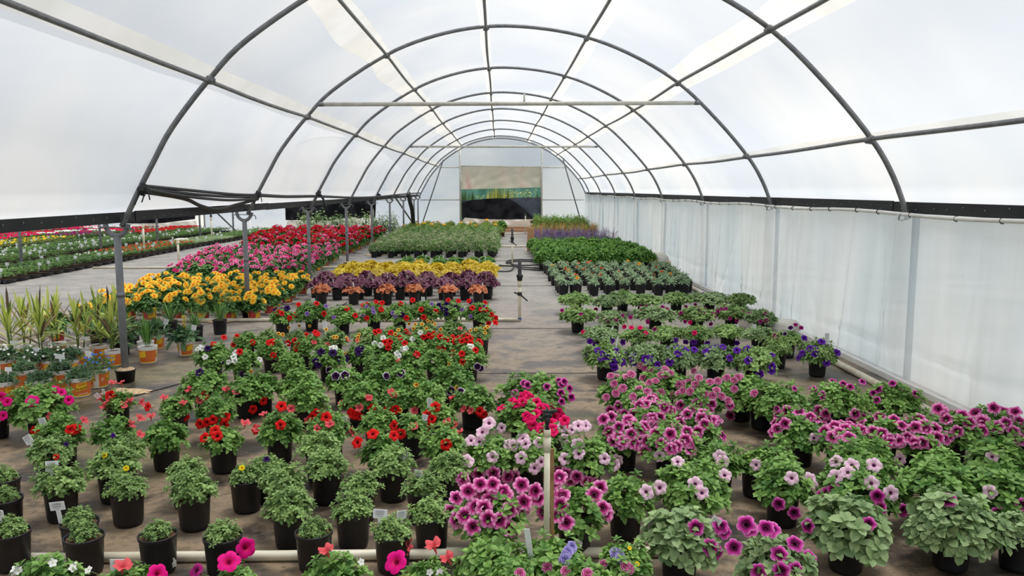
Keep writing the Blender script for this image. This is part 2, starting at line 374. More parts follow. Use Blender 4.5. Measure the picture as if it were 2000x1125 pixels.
ORD = ['zeroth', 'first', 'second', 'third', 'fourth', 'fifth', 'sixth', 'seventh', 'eighth', 'ninth', 'tenth', 'eleventh', 'twelfth', 'thirteenth', 'fourteenth', 'fifteenth', 'sixteenth', 'seventeenth', 'eighteenth', 'nineteenth', 'twentieth', 'twenty-first', 'twenty-second', 'twenty-third', 'twenty-fourth', 'twenty-fifth', 'twenty-sixth', 'twenty-seventh', 'twenty-eighth', 'twenty-ninth', 'thirtieth', 'thirty-first', 'thirty-second', 'thirty-third', 'thirty-fourth', 'thirty-fifth', 'thirty-sixth', 'thirty-seventh', 'thirty-eighth', 'thirty-ninth', 'fortieth', 'forty-first', 'forty-second', 'forty-third', 'forty-fourth', 'forty-fifth', 'forty-sixth', 'forty-seventh', 'forty-eighth']

# ================================================================== the house
BAY = 3.5
PROF = [(-3.28, 1.38), (-3.20, 1.53), (-3.11, 1.70), (-2.98, 1.93), (-2.80, 2.23), (-2.47, 2.63), (-2.12, 2.97), (-1.43, 3.41), (-0.80, 3.65), (-0.15, 3.765), (0.50, 3.75), (1.147, 3.633), (1.756, 3.40), (2.33, 3.065), (2.84, 2.60), (3.26, 2.13), (3.47, 1.80), (3.62, 1.44)]
def crom(P, n=6):
    out = []
    for i in range(len(P) - 1):
        p0 = P[max(i - 1, 0)]; p1 = P[i]; p2 = P[i + 1]; p3 = P[min(i + 2, len(P) - 1)]
        for k in range(n):
            t = k / n
            out.append(tuple(0.5 * (2 * p1[a] + (p2[a] - p0[a]) * t + (2 * p0[a] - 5 * p1[a] + 4 * p2[a] - p3[a]) * t * t + (3 * p1[a] - p0[a] - 3 * p2[a] + p3[a]) * t ** 3) for a in range(len(p1))))
    out.append(tuple(P[-1])); return out
PS = crom(PROF, 5)
CX0 = 0.17
def outw(p, d):   # push a profile point outwards
    i = min(range(len(PS)), key=lambda k: (PS[k][0] - p[0]) ** 2 + (PS[k][1] - p[1]) ** 2)
    a = PS[max(i - 1, 0)]; b = PS[min(i + 1, len(PS) - 1)]
    tx, tz = b[0] - a[0], b[1] - a[1]; L = math.hypot(tx, tz)
    return (p[0] - tz / L * d, p[1] + tx / L * d)
Y0, Y1 = -6.0, 33.2
rnd = random.Random(7)
def film_shell(name, dx, ny=112):
    mb = MB().mat(FILM)
    prof = [outw(p, 0.035) for p in PS if (p[1] > 1.62)]
    prof = [(-3.335, 1.47), (-3.30, 1.51)] + prof + [(3.655, 1.60), (3.665, 1.57)]
    def fn(u, v):
        i = u * (len(prof) - 1); k = min(int(i), len(prof) - 2); t = i - k
        x = prof[k][0] * (1 - t) + prof[k + 1][0] * t; z = prof[k][1] * (1 - t) + prof[k + 1][1] * t
        y = Y0 + (Y1 - Y0) * v
        q = outw((x, z), 0.035 * math.sin(PI * u) * abs(math.sin(PI * y / BAY)) + 0.012 * math.sin(3.1 * y + 9 * u) * math.sin(PI * u))
        return (q[0] + dx, y, q[1])
    mb.grid(fn, len(prof) - 1, ny)
    return struct(name, mb)
film_shell('ceiling', 0.0)
film_shell('ceiling.001', -6.98, 28)
film_shell('ceiling.002', -13.96, 28)

mb = MB().mat(FLOOR)
mb.grid(lambda u, v: (-17.6 + u * 21.3, Y0 + v * (Y1 - Y0 + 0.3), 0.004 * math.sin(u * 60) * math.sin(v * 90)), 80, 120)
struct('floor', mb)
mb = MB().mat(OUTG); mb.grid(lambda u, v: (-60 + 120 * u, -30 + 140 * v, -0.03), 2, 2); struct('ground', mb)
# overlap seams of the ground cloth sheets
mb = MB().mat(BLACKR)
for y in (7.25, 9.65, 14.0, 19.0):
    mb.tube([(-0.25 if y > 5 else -3.2, y, 0.004), (0.6, y - 0.02, 0.006), (1.4 if y > 5 else 3.4, y + 0.03, 0.004)], 0.0035, 5)
mb.tube([(-3.05, 6.4, 0.004), (-2.6, 7.3, 0.005), (-2.35, 9.0, 0.004), (-2.3, 12, 0.004)], 0.006, 5)
o = struct('trim_1', mb)

# end walls
WY = Y1 + 0.1
def end_wall(name, dx, frame_name, opening=True):
    mb = MB().mat(ENDFILM)
    prof = [outw(p, 0.03) for p in PS]
    OX0, OX1 = (-1.56, 1.76)
    xs = sorted(set([-3.31, 3.65, OX0, OX1] + [p[0] for p in prof if -3.3 < p[0] < 3.6]))
    def top(x):
        for a, b in zip(prof, prof[1:]):
            if a[0] <= x <= b[0]: return a[1] + (b[1] - a[1]) * (x - a[0]) / max(b[0] - a[0], 1e-6)
        return 1.45
    for a, b in zip(xs, xs[1:]):
        z0 = 2.64 if (opening and a >= OX0 - 1e-6 and b <= OX1 + 1e-6) else 0.0
        mb.add([(a + dx, WY, z0), (b + dx, WY, z0), (b + dx, WY, top(b)), (a + dx, WY, top(a))], [(0, 1, 2, 3)])
    struct(name, mb, False)
    mb = MB().mat(STEEL_L)
    for x in (OX0 - 0.03, OX1 + 0.03): mb.tube([(x + dx, WY - 0.06, 0), (x + dx, WY - 0.06, top(x) - 0.02)], 0.035, 10)
    mb.tube([(OX0 + dx, WY - 0.06, 2.66), (OX1 + dx, WY - 0.06, 2.62)], 0.028, 10)
    for z in (2.6, 1.27):
        xl = next(p[0] for p in prof if p[1] >= z) + 0.05 if z > 1.5 else -3.27
        xr = next(p[0] for p in reversed(prof) if p[1] >= z) - 0.05 if z > 1.5 else 3.55
        mb.tube([(xl + dx, WY - 0.06, z), (OX0 + dx, WY - 0.06, z)], 0.022, 8)
        mb.tube([(OX1 + dx, WY - 0.06, z), (xr + dx, WY - 0.06, z)], 0.022, 8)
    struct(frame_name, mb)
end_wall('wall_back', 0.0, 'trim_2')
end_wall('wall_back.001', -6.98, 'trim_3')
end_wall('wall_back.002', -13.96, 'trim_4')
for i, dx in enumerate((0, -6.98, -13.96)):
    mb = MB().mat(ENDFILM)
    mb.add([(-3.31 + dx, Y0, 0), (3.65 + dx, Y0, 0)] + [(p[0] + dx, Y0, p[1]) for p in reversed(PS)], [tuple(range(len(PS) + 2))])
    struct('wall_front', mb, False)
mb = MB().mat(ENDFILM); mb.add([(-17.3, Y0, 0), (-17.3, Y1, 0), (-17.3, Y1, 1.5), (-17.3, Y0, 1.5)], [(0, 1, 2, 3)]); struct('wall_left', mb, False)

# right side curtain: hangs from a roll pipe to the floor, folded and creased
rc = random.Random(3)
creases = []
for n in range(130):
    y0 = rc.uniform(4.6, 32); creases.append((y0, 0, rc.uniform(-0.25, 0.25) if n % 5 else rc.uniform(-1.2, 1.2), rc.uniform(0.006, 0.022), rc.uniform(0.012, 0.05)))
def curtain_x(y, z):
    t = 1 - z / 1.46
    a = 0.012 + 0.045 * t
    x = 3.585 + 0.01 * math.sin(y * 5.1) + a * (0.45 * math.sin(y * 3.3 + 0.5 * math.sin(z * 1.3 + y)) + 0.25 * math.sin(y * 8.7 + 1.0 * z) + 0.18 * math.sin(y * 17 + 1.2 * z + 1))
    for (y0, z0, sl, am, wd) in creases:
        d = (y - y0 - sl * (1.46 - z)) / wd
        if abs(d) < 3: x -= am * (0.3 + t) * math.exp(-d * d)
    # wraps the outside posts
    for k in range(2, 10):
        d = (y - k * BAY) / 0.10
        if abs(d) < 3: x -= 0.03 * math.exp(-d * d)
    # sagging belly near the foot, tucked out below it
    x -= 0.014 * math.exp(-((z - (0.30 + 0.06 * math.sin(y * 0.5))) / 0.02) ** 2)
    k_ = max(0.0, 1 - z / 0.3); x = x * (1 - k_) + max(x, 3.56) * k_
    return x
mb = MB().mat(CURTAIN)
def cfn(u, v):
    y = Y0 + (33.15 - Y0) * (u ** 1.0); z = 1.475 * (1 - v)
    return (curtain_x(y, z), y, z + 0.012 * math.sin(y * 1.8) * (1 - v))
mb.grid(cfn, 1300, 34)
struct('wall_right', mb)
mb = MB().mat(POTW); mb.box((3.52, 14, 0.025), (0.05, 38, 0.05)); struct('baseboard_right', mb, False)

def straight(name, label, cat, p0, p1, r, mat, n=12, group=None):
    mb = MB().mat(mat); mb.tube([p0, p1], r, n); return tag(link(name, mb.mesh(name)), label, cat, group)

# roll pipe with clips
t = thing('roll_pipe', 'cream plastic roll pipe holding the top of the right side curtain', 'pipe', (3.57, 14, 1.485))
mb = MB().mat(POTW); pts = [(0.0 + 0.006 * math.sin(y), y, 0.012 * math.sin(y * 1.8 + 25)) for y in [i * 0.5 - 18 for i in range(75)]]
mb.tube(pts, 0.017, 10); link('pipe', mb.mesh('pipe'), t)
mb = MB().mat(BLACKR); mb.tube([(0.021 * math.cos(a), 0, 0.021 * math.sin(a)) for a in [PI * (0.35 + k * 1.3 / 10) for k in range(11)]], 0.004, 6)
clip = mb.mesh('clip')
y = -9.5
while y < 18:
    link('clip', clip, t, loc=(0, y, 0.012 * math.sin(y * 1.8 + 25))); y += rc.uniform(0.35, 0.7) * (1 if y < 2 else 1.6)

# black bands (gutter faces)
def band(name, label, x, z0, z1, sgn, sag=0.0):
    t = thing(name, label, 'gutter band', (x, 14, 0))
    segs = [(-19.5, -6.6), (-6.7, -2.5), (-2.6, 4.2), (4.1, 11), (10.9, 19.1)]
    for i, (a, b) in enumerate(segs):
        mb = MB().mat(BLACKP); dz = 0.006 * (i % 2); off = 0.006 * (i % 2) * sgn
        mb.box((off, (a + b) / 2, (z0 + z1) / 2 + dz), (0.012, b - a, z1 - z0)); mb.smooth = False
        link('band_strip', mb.mesh('band_strip'), t)
    mb = MB().mat(STEEL); mb.lathe([(0.0, 0.004), (0.005, 0.003), (0.007, 0)], 8)
    sc = mb.mesh('screw'); y = -10.6
    while y < 3:
        link('screw', sc, t, loc=((0.013 if sgn > 0 else -0.013) , y, (z0 + z1) / 2 + rc.uniform(-0.02, 0.03)), rot=(0, sgn * PI / 2, 0)); y += rc.uniform(0.18, 0.3)
    return t
band('gutter_band', 'long black band under the roof film above the row of grey posts', -3.30, 1.412, 1.502, 1)
band('gutter_band', 'long black band under the roof film above the right side curtain', 3.635, 1.49, 1.59, -1)
band('gutter_band', 'black gutter band on the far side of the neighbouring bay', -10.3, 1.43, 1.52, 1)

# hoops
hoop_desc = {2: 'nearest full-height grey steel roof hoop crossing the top of the picture', 3: 'second grey steel roof hoop, the one the near tie bar hangs on', 4: 'third grey steel roof hoop, just behind the near tie bar',
             5: 'fourth grey steel roof hoop counted from the camera', 6: 'fifth grey steel roof hoop, carrying the far tie bar', 7: 'sixth grey steel roof hoop counted from the camera', 8: 'seventh grey steel roof hoop, third before the end wall', 9: 'eighth grey steel roof hoop, second before the end wall', 9.45: 'last grey steel roof hoop, against the film end wall'}
PUR = {'L1': (-2.46, 2.625), 'L2': (-1.43, 3.40), 'M': (-0.16, 3.745), 'R1': (1.13, 3.62), 'R2': (2.32, 3.06), 'R3': (3.24, 2.13)}
mbh = MB().mat(STEEL); mbh.tube([(p[0], 0, p[1]) for p in PS], 0.0235, 12); hoop_me = mbh.mesh('hoop_tube')
clampm = MB().mat(STEEL)
clampm.tube([(0, -0.05, 0), (0, 0.05, 0)], 0.034, 10); clampm.tube([(0, 0, -0.034), (0, 0, 0.034)], 0.03, 10); clampm.box((0.03, 0, 0), (0.03, 0.02, 0.03))
clamp_me = clampm.mesh('clamp')
hk = MB().mat(STEEL); hk.tube([(0.0, 0, 0), (-0.02, 0, -0.03), (-0.045, 0, -0.035), (-0.06, 0, -0.015), (-0.065, 0, 0.012), (-0.05, 0, 0.03)][::-1], 0.007, 6); hook_me = hk.mesh('hook')
for n, d in hoop_desc.items():
    t = thing('roof_hoop', d, 'hoop', (0, n * BAY, 0), 'roof hoops')
    link('hoop_tube', hoop_me, t)
    if n != 9.45:
        for k, p in PUR.items(): link('clamp', clamp_me, t, loc=(p[0], 0, p[1]), rot=(0, rc.uniform(-0.3, 0.3), 0))
        link('hook', hook_me, t, loc=(3.60, 0, 1.44), rot=(0.4, 0.5, 0))
# outside posts carrying the right side
for n in range(2, 10):
    straight('side_post', '%s grey post behind the translucent right side curtain, counted from the camera' % ORD[n - 1], 'post', (3.70, n * BAY, 0), (3.70, n * BAY, 1.5), 0.032, POST, group='posts behind the right side curtain')

# purlins
pd = {'L1': 'low left grey steel purlin running along the roof hoops', 'L2': 'upper left grey steel purlin beside the ridge', 'M': 'ridge purlin running under the top of the roof', 'R1': 'upper right grey steel purlin beside the ridge', 'R2': 'middle right steel purlin with cream film either side', 'R3': 'lowest right grey steel purlin above the side curtain'}
for k, p in PUR.items():
    mb = MB().mat(STEEL); pts = [(p[0] + 0.008 * math.sin(y * 0.9 + p[0]), y, p[1] + 0.01 * math.sin(y * 0.7 + p[0] * 3) - 0.012 * abs(math.sin(PI * y / BAY))) for y in [i * 0.7 - 1 for i in range(50)] if y < 33.2]
    mb.tube(pts, 0.0195, 10); tag(link('roof_purlin', mb.mesh('roof_purlin')), pd[k], 'purlin', 'roof purlins')
# doubled film strips along the purlins
def arc_at(x0, z0):
    s = [0]
    for a, b in zip(PS, PS[1:]): s.append(s[-1] + math.hypot(b[0] - a[0], b[1] - a[1]))
    i = min(range(len(PS)), key=lambda k: (PS[k][0] - x0) ** 2 + (PS[k][1] - z0) ** 2)
    return s, s[i]
def prof_at(s, val):
    for i in range(len(s) - 1):
        if s[i] <= val <= s[i + 1]:
            t = (val - s[i]) / (s[i + 1] - s[i]); return (PS[i][0] * (1 - t) + PS[i + 1][0] * t, PS[i][1] * (1 - t) + PS[i + 1][1] * t)
    return PS[-1]
ti = 5
for k, (a, b, wob) in {'L1': (-0.03, 0.12, 0.02), 'L2': (-0.24, 0.05, 0.07), 'M': (-0.08, 0.03, 0.02), 'R1': (-0.04, 0.15, 0.03), 'R2': (-0.20, 0.13, 0.03), 'R3': (-0.06, 0.03, 0.01)}.items():
    s, s0 = arc_at(*PUR[k]); mb = MB().mat(STRIP)
    def fn(u, v, a=a, b=b, s=s, s0=s0, wob=wob):
        y = -1 + 34 * v; ph = abs(math.sin(PI * y / BAY)); e0 = a - wob * ph * (1 + 0.4 * math.sin(y * 2.3)); e1 = b + wob * 0.5 * ph
        p = prof_at(s, s0 + e0 + (e1 - e0) * u); q = outw(p, 0.012); return (q[0], y, q[1])
    mb.grid(fn, 4, 150); struct('trim_%d' % ti, mb); ti += 1

# tie bars
def tie_bar(label, u0, v0, u1, v1, Y, hang):
    p0 = aty(u0, v0, Y); p1 = aty(u1, v1, Y)
    t = thing('tie_bar', label, 'tie bar', p0, 'tie bars under the roof')
    mb = MB().mat(STEEL_L); mb.tube([(0, 0, 0), tuple(p1 - p0)], 0.026, 10); link('bar', mb.mesh('bar'), t)
    mb = MB().mat(STEEL); mb.box((0, 0, 0), (0.07, 0.06, 0.05)); link('end_bracket', mb.mesh('end_bracket'), t); link('end_bracket', mb.mesh('end_bracket'), t, loc=p1 - p0)
    if hang:
        q = aty(1024, 202, Y) - p0
        mb = MB().mat(STEEL_L); mb.tube([tuple(q), tuple(q + Vector((0, 0, 0.12)))], 0.012, 8); link('hanger', mb.mesh('hanger'), t)
tie_bar('near cream steel tie bar spanning the second hoop, with a short hanger', 626, 204, 1362, 201, 10.45, True)
tie_bar('far thin cream steel tie bar spanning the fifth hoop', 803, 286.5, 1165, 286.5, 20.95, False)

# posts with Y sockets, sand filled pots at their feet
def y_post(x, Y, label, group, u_px=None, foot=True, detail=True):
    t = thing('support_post', label, 'post', (x, Y, 0), group)
    mb = MB().mat(POST); lean = 0.0
    mb.tube([(0, 0, 0), (0, 0, 0.75), (0, 0, 1.30)], [0.031, 0.031, 0.030], 14); link('pole', mb.mesh('pole'), t)
    mb = MB().mat(POST)
    arc = [(-0.115, 0, 1.47), (-0.10, 0, 1.42), (-0.085, 0, 1.36), (-0.05, 0, 1.315), (0, 0, 1.298), (0.05, 0, 1.315), (0.085, 0, 1.36), (0.10, 0, 1.40)]
    mb.tube(crom(arc, 4), 0.022, 10); link('socket', mb.mesh('socket'), t)
    if detail:
        mb = MB().mat(STEEL); mb.tube(crom([(-0.13, -0.02, 1.32), (-0.135, -0.02, 1.36), (-0.10, -0.03, 1.375), (0.10, -0.03, 1.37), (0.15, -0.02, 1.355), (0.155, -0.02, 1.315)], 4), 0.006, 6)
        link('hook_rod', mb.mesh('hook_rod'), t)
        mb = MB().mat(STEEL); mb.tube([(0, 0, 0.76), (0, 0, 0.80)], 0.034, 14); link('collar', mb.mesh('collar'), t)
    if foot:
        mb = MB().mat(POTB); mb.lathe([(0.0, 0.0), (0.07, 0.0), (0.083, 0.10), (0.088, 0.10), (0.088, 0.112), (0.08, 0.112), (0.077, 0.095)], 26); link('foot_pot', mb.mesh('foot_pot'), t)
        mb = MB().mat(SAND); mb.lathe([(0.084, 0.106), (0.07, 0.118), (0.033, 0.13), (0.0, 0.13)], 26); link('sand', mb.mesh('sand'), t)
names = {2: 'nearest tall grey post, standing beside the orange labelled pots', 3: 'second grey post from the camera, at the right end of the orange dahlias', 4: 'third grey post in the main row, at the edge of the pink flowers', 5: 'fourth grey post in the main row, beside the pink flowers', 6: 'fifth grey post in the main row, beside the red flowers', 7: 'sixth grey post in the main row, by the leafy shrubs', 8: 'seventh grey post in the main row', 9: 'eighth grey post in the main row, near the end wall', 9.45: 'last grey post in the main row, touching the end wall'}
for n, d in names.items(): y_post(-3.325, n * BAY, d, 'grey posts of the main row', foot=(n < 8), detail=(n < 7))
for n in range(5, 10): y_post(-10.42, n * BAY, '%s grey post between the plant trays at far left, counted from the left' % ORD[n - 4], 'grey posts in the tray area', foot=False, detail=False)
# sand spilled around the post feet
for i, (n, dx, dy, sx, sy, nm) in enumerate([(2, 0.10, -0.42, 0.28, 0.14, 'nearest tall grey post'), (3, -0.16, -0.22, 0.42, 0.20, 'second grey post'), (4, -0.22, -0.1, 0.3, 0.16, 'third grey post'), (6, 0.1, -0.25, 0.34, 0.2, 'fifth grey post')]):
    mb = MB().mat(SAND); r2 = random.Random(i)
    for k in range(3):
        ox, oy = r2.uniform(-0.5, 0.5) * sx, r2.uniform(-0.4, 0.4) * sy; n_ = 24
        vs = [(ox, oy, 0.03)]
        for ring in (0.5, 1.0):
            for j in range(n_):
                a = 2 * PI * j / n_; rr = ring * (0.8 + 0.2 * math.sin(3 * a + k) + 0.08 * r2.random())
                vs.append((ox + sx * rr * math.cos(a) * 0.7, oy + sy * rr * math.sin(a) * 0.8, 0.022 if ring == 0.5 else 0.001))
        fs = [(0, 1 + j, 1 + (j + 1) % n_) for j in range(n_)] + [(1 + j, 1 + n_ + j, 1 + n_ + (j + 1) % n_, 1 + (j + 1) % n_) for j in range(n_)]
        mb.add(vs, fs)
    o = link('sand_pile', mb.mesh('sand_pile'), loc=(-3.325 + dx, n * BAY + dy, 0.004)); tag(o, 'low pile of spilled tan sand at the foot of the %s' % nm, 'sand', 'spilled sand piles', 'stuff')

# black hoses tied along the left hoops
def hose(label, pts, r=0.016, name='black_hose', n=8):
    mb = MB().mat(BLACKR); mb.tube(crom([tuple(p) for p in pts], 8), r, 9); return tag(link(name, mb.mesh(name)), label, 'hose', 'black hoses tied to the hoops')
H2 = aty(279, 370, 6.98); H3 = aty(503, 381, 10.48)
def mid(p, q, t, dz=0, dx=0): return p + (q - p) * t + Vector((dx, 0, dz))
hose('top black hose stretched between the two nearest left hoop legs', [H2 + Vector((0, 0, .03)), mid(H2, H3, .3, .015), mid(H2, H3, .7, -0.005), H3])
hose('second black hose lying just under the top one between hoop legs', [H2 + Vector((0, 0, .015)), mid(H2, H3, .3, -.02), mid(H2, H3, .7, -0.035), H3 + Vector((0, 0, -.02))])
hose('third black hose, lowest of the straight bundle between hoop legs', [H2 + Vector((0.03, 0, 0.0)), mid(H2, H3, .25, -.045, .02), mid(H2, H3, .6, -0.075, .03), mid(H2, H3, .85, -0.06, .02), H3 + Vector((0, 0, -.04))])
hose('sagging black hose drooping over the black band between two hoops', [H2 + Vector((.02, 0, -.02)), aty(360, 388, 8.1), aty(392, 402, 8.6), aty(425, 409, 9.1), aty(462, 400, 9.8), H3 + Vector((0, 0, -.05))], 0.02)
hose('long black hose running from the second hoop towards the end wall', [H3] + [aty(u, v, Y) for u, v, Y in ((560, 384, 12.2), (620, 383.5, 13.95), (690, 386, 17.45), (742, 384, 21.0), (790, 379, 26), (820, 377, 31.0))], 0.024)
def wrap(label, p, mat=BLACKR):
    t = thing('tape_wrap', label, 'tie wrap', p, 'black ties on the left hoops')
    r2 = random.Random(int(p[1] * 10)); mb = MB().mat(mat); mb.tube([(0.02, 0, 0.045), (-0.02, 0, -0.045)], 0.036, 10); mb.tube([(0.0, 0, 0.01), (-0.01, 0, -0.02)], 0.045, 10); link('wrap', mb.mesh('wrap'), t)
    mb = MB().mat(mat)
    for k in range(3):
        a = r2.uniform(-0.5, 0.5); mb.tube(crom([(0, 0, 0), (0.05 * math.cos(a + k), -0.03, 0.01), (0.07 * math.cos(a + k * 2), -0.03, -0.09 - 0.02 * k)], 4), 0.006, 5)
    link('loose_end', mb.mesh('loose_end'), t)
wrap('black tape wrap tying hoses to the nearest left hoop leg', H2)
wrap('bulky black knot tying hoses to the second left hoop leg', H3)
wrap('small black tie with loose ends on the third left hoop leg', aty(622, 378, 13.98))
wrap('small black tie with loose ends on the fifth left hoop leg', aty(740, 382, 21.0))
hose('loose strip of black hose hanging from the third left hoop leg', [aty(622, 378, 13.95), aty(630, 386, 13.9), aty(636, 405, 13.9)], 0.02)
hose('thick black hose falling from the black band to the end wall floor', [aty(797, 374, 29), aty(801, 395, 29), aty(805, 412, 29.3), aty(808, 446, 29.6)], 0.075)
# dark diagonal braces at the end
def brace(label, p0, p1, r=0.024): straight('diagonal_brace', label, 'brace', p0, p1, r, STEEL, 8, 'diagonal steel braces')
brace('dark diagonal steel brace left of the end wall opening', aty(866, 312, 31.5), aty(822, 445, 32.4))
brace('dark diagonal steel brace right of the end wall opening', aty(1100, 312, 31.5), aty(1134, 430, 32.4))
brace('dark diagonal brace between the last posts of the main row', aty(771, 384, 28.0), aty(812, 444, 31.4), 0.03)
brace('dark diagonal brace in the neighbouring bay seen under the black band', aty(424, 416, 28.0), aty(462, 452, 31.5), 0.03)

# end wall opening: rolled curtain, meshes, cloth
def panel(name, mat, pts_top, pts_bot, Y, label, cat, wav=0.02, n=40, parent=None):
    T = [aty(u, v, Y) for u, v in pts_top]; B = [aty(u, v, Y) for u, v in pts_bot]
    def lin(P, u):
        i = u * (len(P) - 1); k = min(int(i), len(P) - 2); return P[k].lerp(P[k + 1], i - k)
    mb = MB().mat(mat)
    def fn(u, v):
        p = lin(T, u).lerp(lin(B, u), v); p.y += wav * math.sin(u * 17 + v * 5) * math.sin(v * 3 + 0.4) + wav * 0.5 * math.sin(u * 41 - v * 9); return tuple(p)
    mb.grid(fn, n, 12); return tag(link(name, mb.mesh(name)), label, cat)
panel('rolled_curtain', ROLLFILM, [(901, 326), (1057, 327)], [(901, 370), (940, 369), (1057, 366)], WY - 0.12, 'half raised translucent curtain tinted pink and beige over the end opening', 'curtain', 0.03)
panel('shade_mesh', MESHG, [(902, 392), (975, 387.5), (1057, 385)], [(902, 430), (1057, 430)], WY - 0.005, 'grey see-through shade mesh stretched across the end opening', 'shade mesh', 0.01)
panel('shade_mesh', MESHB, [(902, 396), (920, 391), (950, 388), (975, 387), (992, 388), (1008, 396), (1022, 407), (1034, 418), (1043, 428)], [(902, 425), (940, 430), (1000, 430), (1043, 430)], WY - 0.06, 'black shade cloth with a curved top edge in the end opening', 'shade mesh', 0.01)
panel('ground_cloth', CLOTHW, [(908, 425), (940, 428), (985, 429), (1040, 428), (1052, 426)], [(893, 446), (940, 452), (985, 452), (1040, 452), (1058, 452)], WY - 0.3, 'cream white cloth draped along the foot of the end opening', 'cloth', 0.05)
mb = MB().mat(TAN); mb.box((0, 0, 0.09), (3.2, 0.12, 0.18)); mb.box((0, -0.35, 0.04), (3.0, 0.3, 0.08)); mb.smooth = False
tag(link('wooden_sill', mb.mesh('wooden_sill'), loc=(0.35, WY - 0.5, 0)), 'brown wooden sill board under the cream cloth at the end wall', 'board')
panel('shade_mesh', MESHB, [(556, 396), (640, 391), (735, 384)], [(558, 430), (640, 431), (733, 425)], WY - 0.1, 'wide black shade mesh on the neighbouring end wall beneath the black band', 'shade mesh', 0.02)
panel('ground_cloth', CLOTHW, [(562, 431), (640, 431), (695, 424)], [(553, 455), (640, 456), (740, 456)], WY - 0.2, 'cream white cloth sagging under the wide black mesh', 'cloth', 0.06)
panel('shade_mesh', MESHB, [(240, 400), (310, 400), (381, 395)], [(240, 436), (300, 438), (381, 428)], WY - 0.1, 'black shade mesh on the farthest left end wall, half hidden by the band', 'shade mesh', 0.02)
panel('ground_cloth', CLOTHW, [(240, 437), (310, 436), (383, 431)], [(230, 462), (310, 462), (390, 462)], WY - 0.2, 'cream white cloth along the far left end wall foot', 'cloth', 0.06)
panel('ground_cloth', CLOTHW, [(-20, 450), (60, 448), (130, 446)], [(-20, 466), (60, 466), (130, 466)], WY - 1.2, 'cream cloth glimpsed at the extreme left above the flowers', 'cloth', 0.06)

# outside beyond the opening
mb = MB().mat(SHADE); mb.grid(lambda u, v: (-3.2 + 6.8 * u, 38 + 0.1 * math.sin(u * 60) + 0.08 * math.sin(u * 25 + v * 6), 2.1 * v), 90, 6)
tag(link('shade_cloth_fence', mb.mesh('shade_cloth_fence')), 'green shade cloth fence outside, seen through the end opening', 'fence')
def outdoor_plant(label, u, v, Y, kind, h, seed):
    r = random.Random(seed); p = aty(u, v, Y); base = Vector((p.x, Y, 0)); mb = MB()
    mb.mat(LF['out'] if kind != 'dark' else LF['dark'])
    for k in range(26 if kind != 'flower' else 240):
        if kind == 'flower':
            q = Vector((r.gauss(0, .16), r.gauss(0, .1), r.uniform(0.3, 1) * h)); mb.leaf(q, Vector((r.uniform(-1, 1), r.uniform(-1, 1), r.uniform(0, 1))), Vector((0, 0, 1)), 0.09, 0.045, r.random(), simple=True)
        else:
            a = r.uniform(0, 2 * PI); q = Vector((r.gauss(0, .12), r.gauss(0, .1), 0)); hh = h * r.uniform(0.75, 1.05)
            mb.leaf(q, Vector((math.cos(a) * 0.12, math.sin(a) * 0.12, 1)), Vector((math.cos(a), math.sin(a), 0)), hh, 0.10, r.random(), 0.05)
    tag(link('outdoor_plant', mb.mesh('outdoor_plant'), loc=base), label, 'plant', 'plants outside the end opening')
for i, (u, kind, h, lab) in enumerate([(906, 'dark', 1.6, 'dark upright plant outside at the left edge of the end opening'), (922, 'dark', 1.55, 'second dark upright plant outside the end opening'), (940, 'flower', 1.35, 'low yellow flowering plant between dark and green upright plants outside'), (962, 'out', 1.75, 'tall pale green upright plant outside, left of centre in the opening'), (976, 'out', 1.75, 'tall pale green upright plant outside, centre of the opening'), (990, 'out', 1.7, 'tall pale green upright plant outside, right of the central one'), (1003, 'flower', 1.55, 'yellow flowering plant outside, right of the tall green ones'), (1018, 'flower', 1.5, 'yellow flowering plant outside, in the right half of the opening'), (1034, 'flower', 1.6, 'tall yellow flowering plant outside, near the right edge'), (1050, 'dark', 1.5, 'dark bushy plant outside at the right edge of the end opening')]):
    outdoor_plant(lab, u, 380, 35.2 + 0.3 * (i % 3), kind, h + 0.08, i)

# floor pipes
def pipe(label, p0, p1, r=0.024, group='white floor pipes'):
    t = thing('floor_pipe', label, 'pipe', p0, group); d = Vector(p1) - Vector(p0)
    mb = MB().mat(PVC); mb.tube([(0, 0, 0), tuple(d)], r, 12); link('pipe', mb.mesh('pipe'), t)
    mb = MB().mat(PVC)
    for f in (0.33, 0.7): mb.tube([tuple(d * f - d.normalized() * 0.05), tuple(d * f + d.normalized() * 0.05)], r * 1.25, 12)
    link('coupling', mb.mesh('coupling'), t)
pipe('white irrigation pipe crossing the floor behind the nearest pots', (-2.75, 3.50, 0.024), (0.9, 3.52, 0.024))
pipe('white irrigation pipe crossing under the orange dahlias to the aisle elbow', (-4.3, 10.25, 0.024), (0.27, 10.2, 0.024))
pipe('white pipe crossing the grey floor between trays and pink flowers', (-8.75, 17.25, 0.024), (-2.6, 17.3, 0.024))
pipe('white pipe on the floor beyond the chartreuse plants at the aisle', (-1.2, 17.6, 0.024), (0.30, 17.6, 0.024))
pipe('white pipe crossing the aisle far off, before the tan block', (-0.6, 23.6, 0.024), (1.2, 23.6, 0.024))
pipe('thin white pipe across the aisle nearest the end wall', (-0.6, 30.4, 0.024), (0.9, 30.4, 0.024))
pipe('white pipe across the grey floor beyond the pink flowers', (-7.2, 21.2, 0.024), (-4.3, 21.2, 0.024))
pipe('long cream pipe lying beside the right side curtain', (3.27, 5.4, 0.03), (3.36, 21.0, 0.03), 0.03)

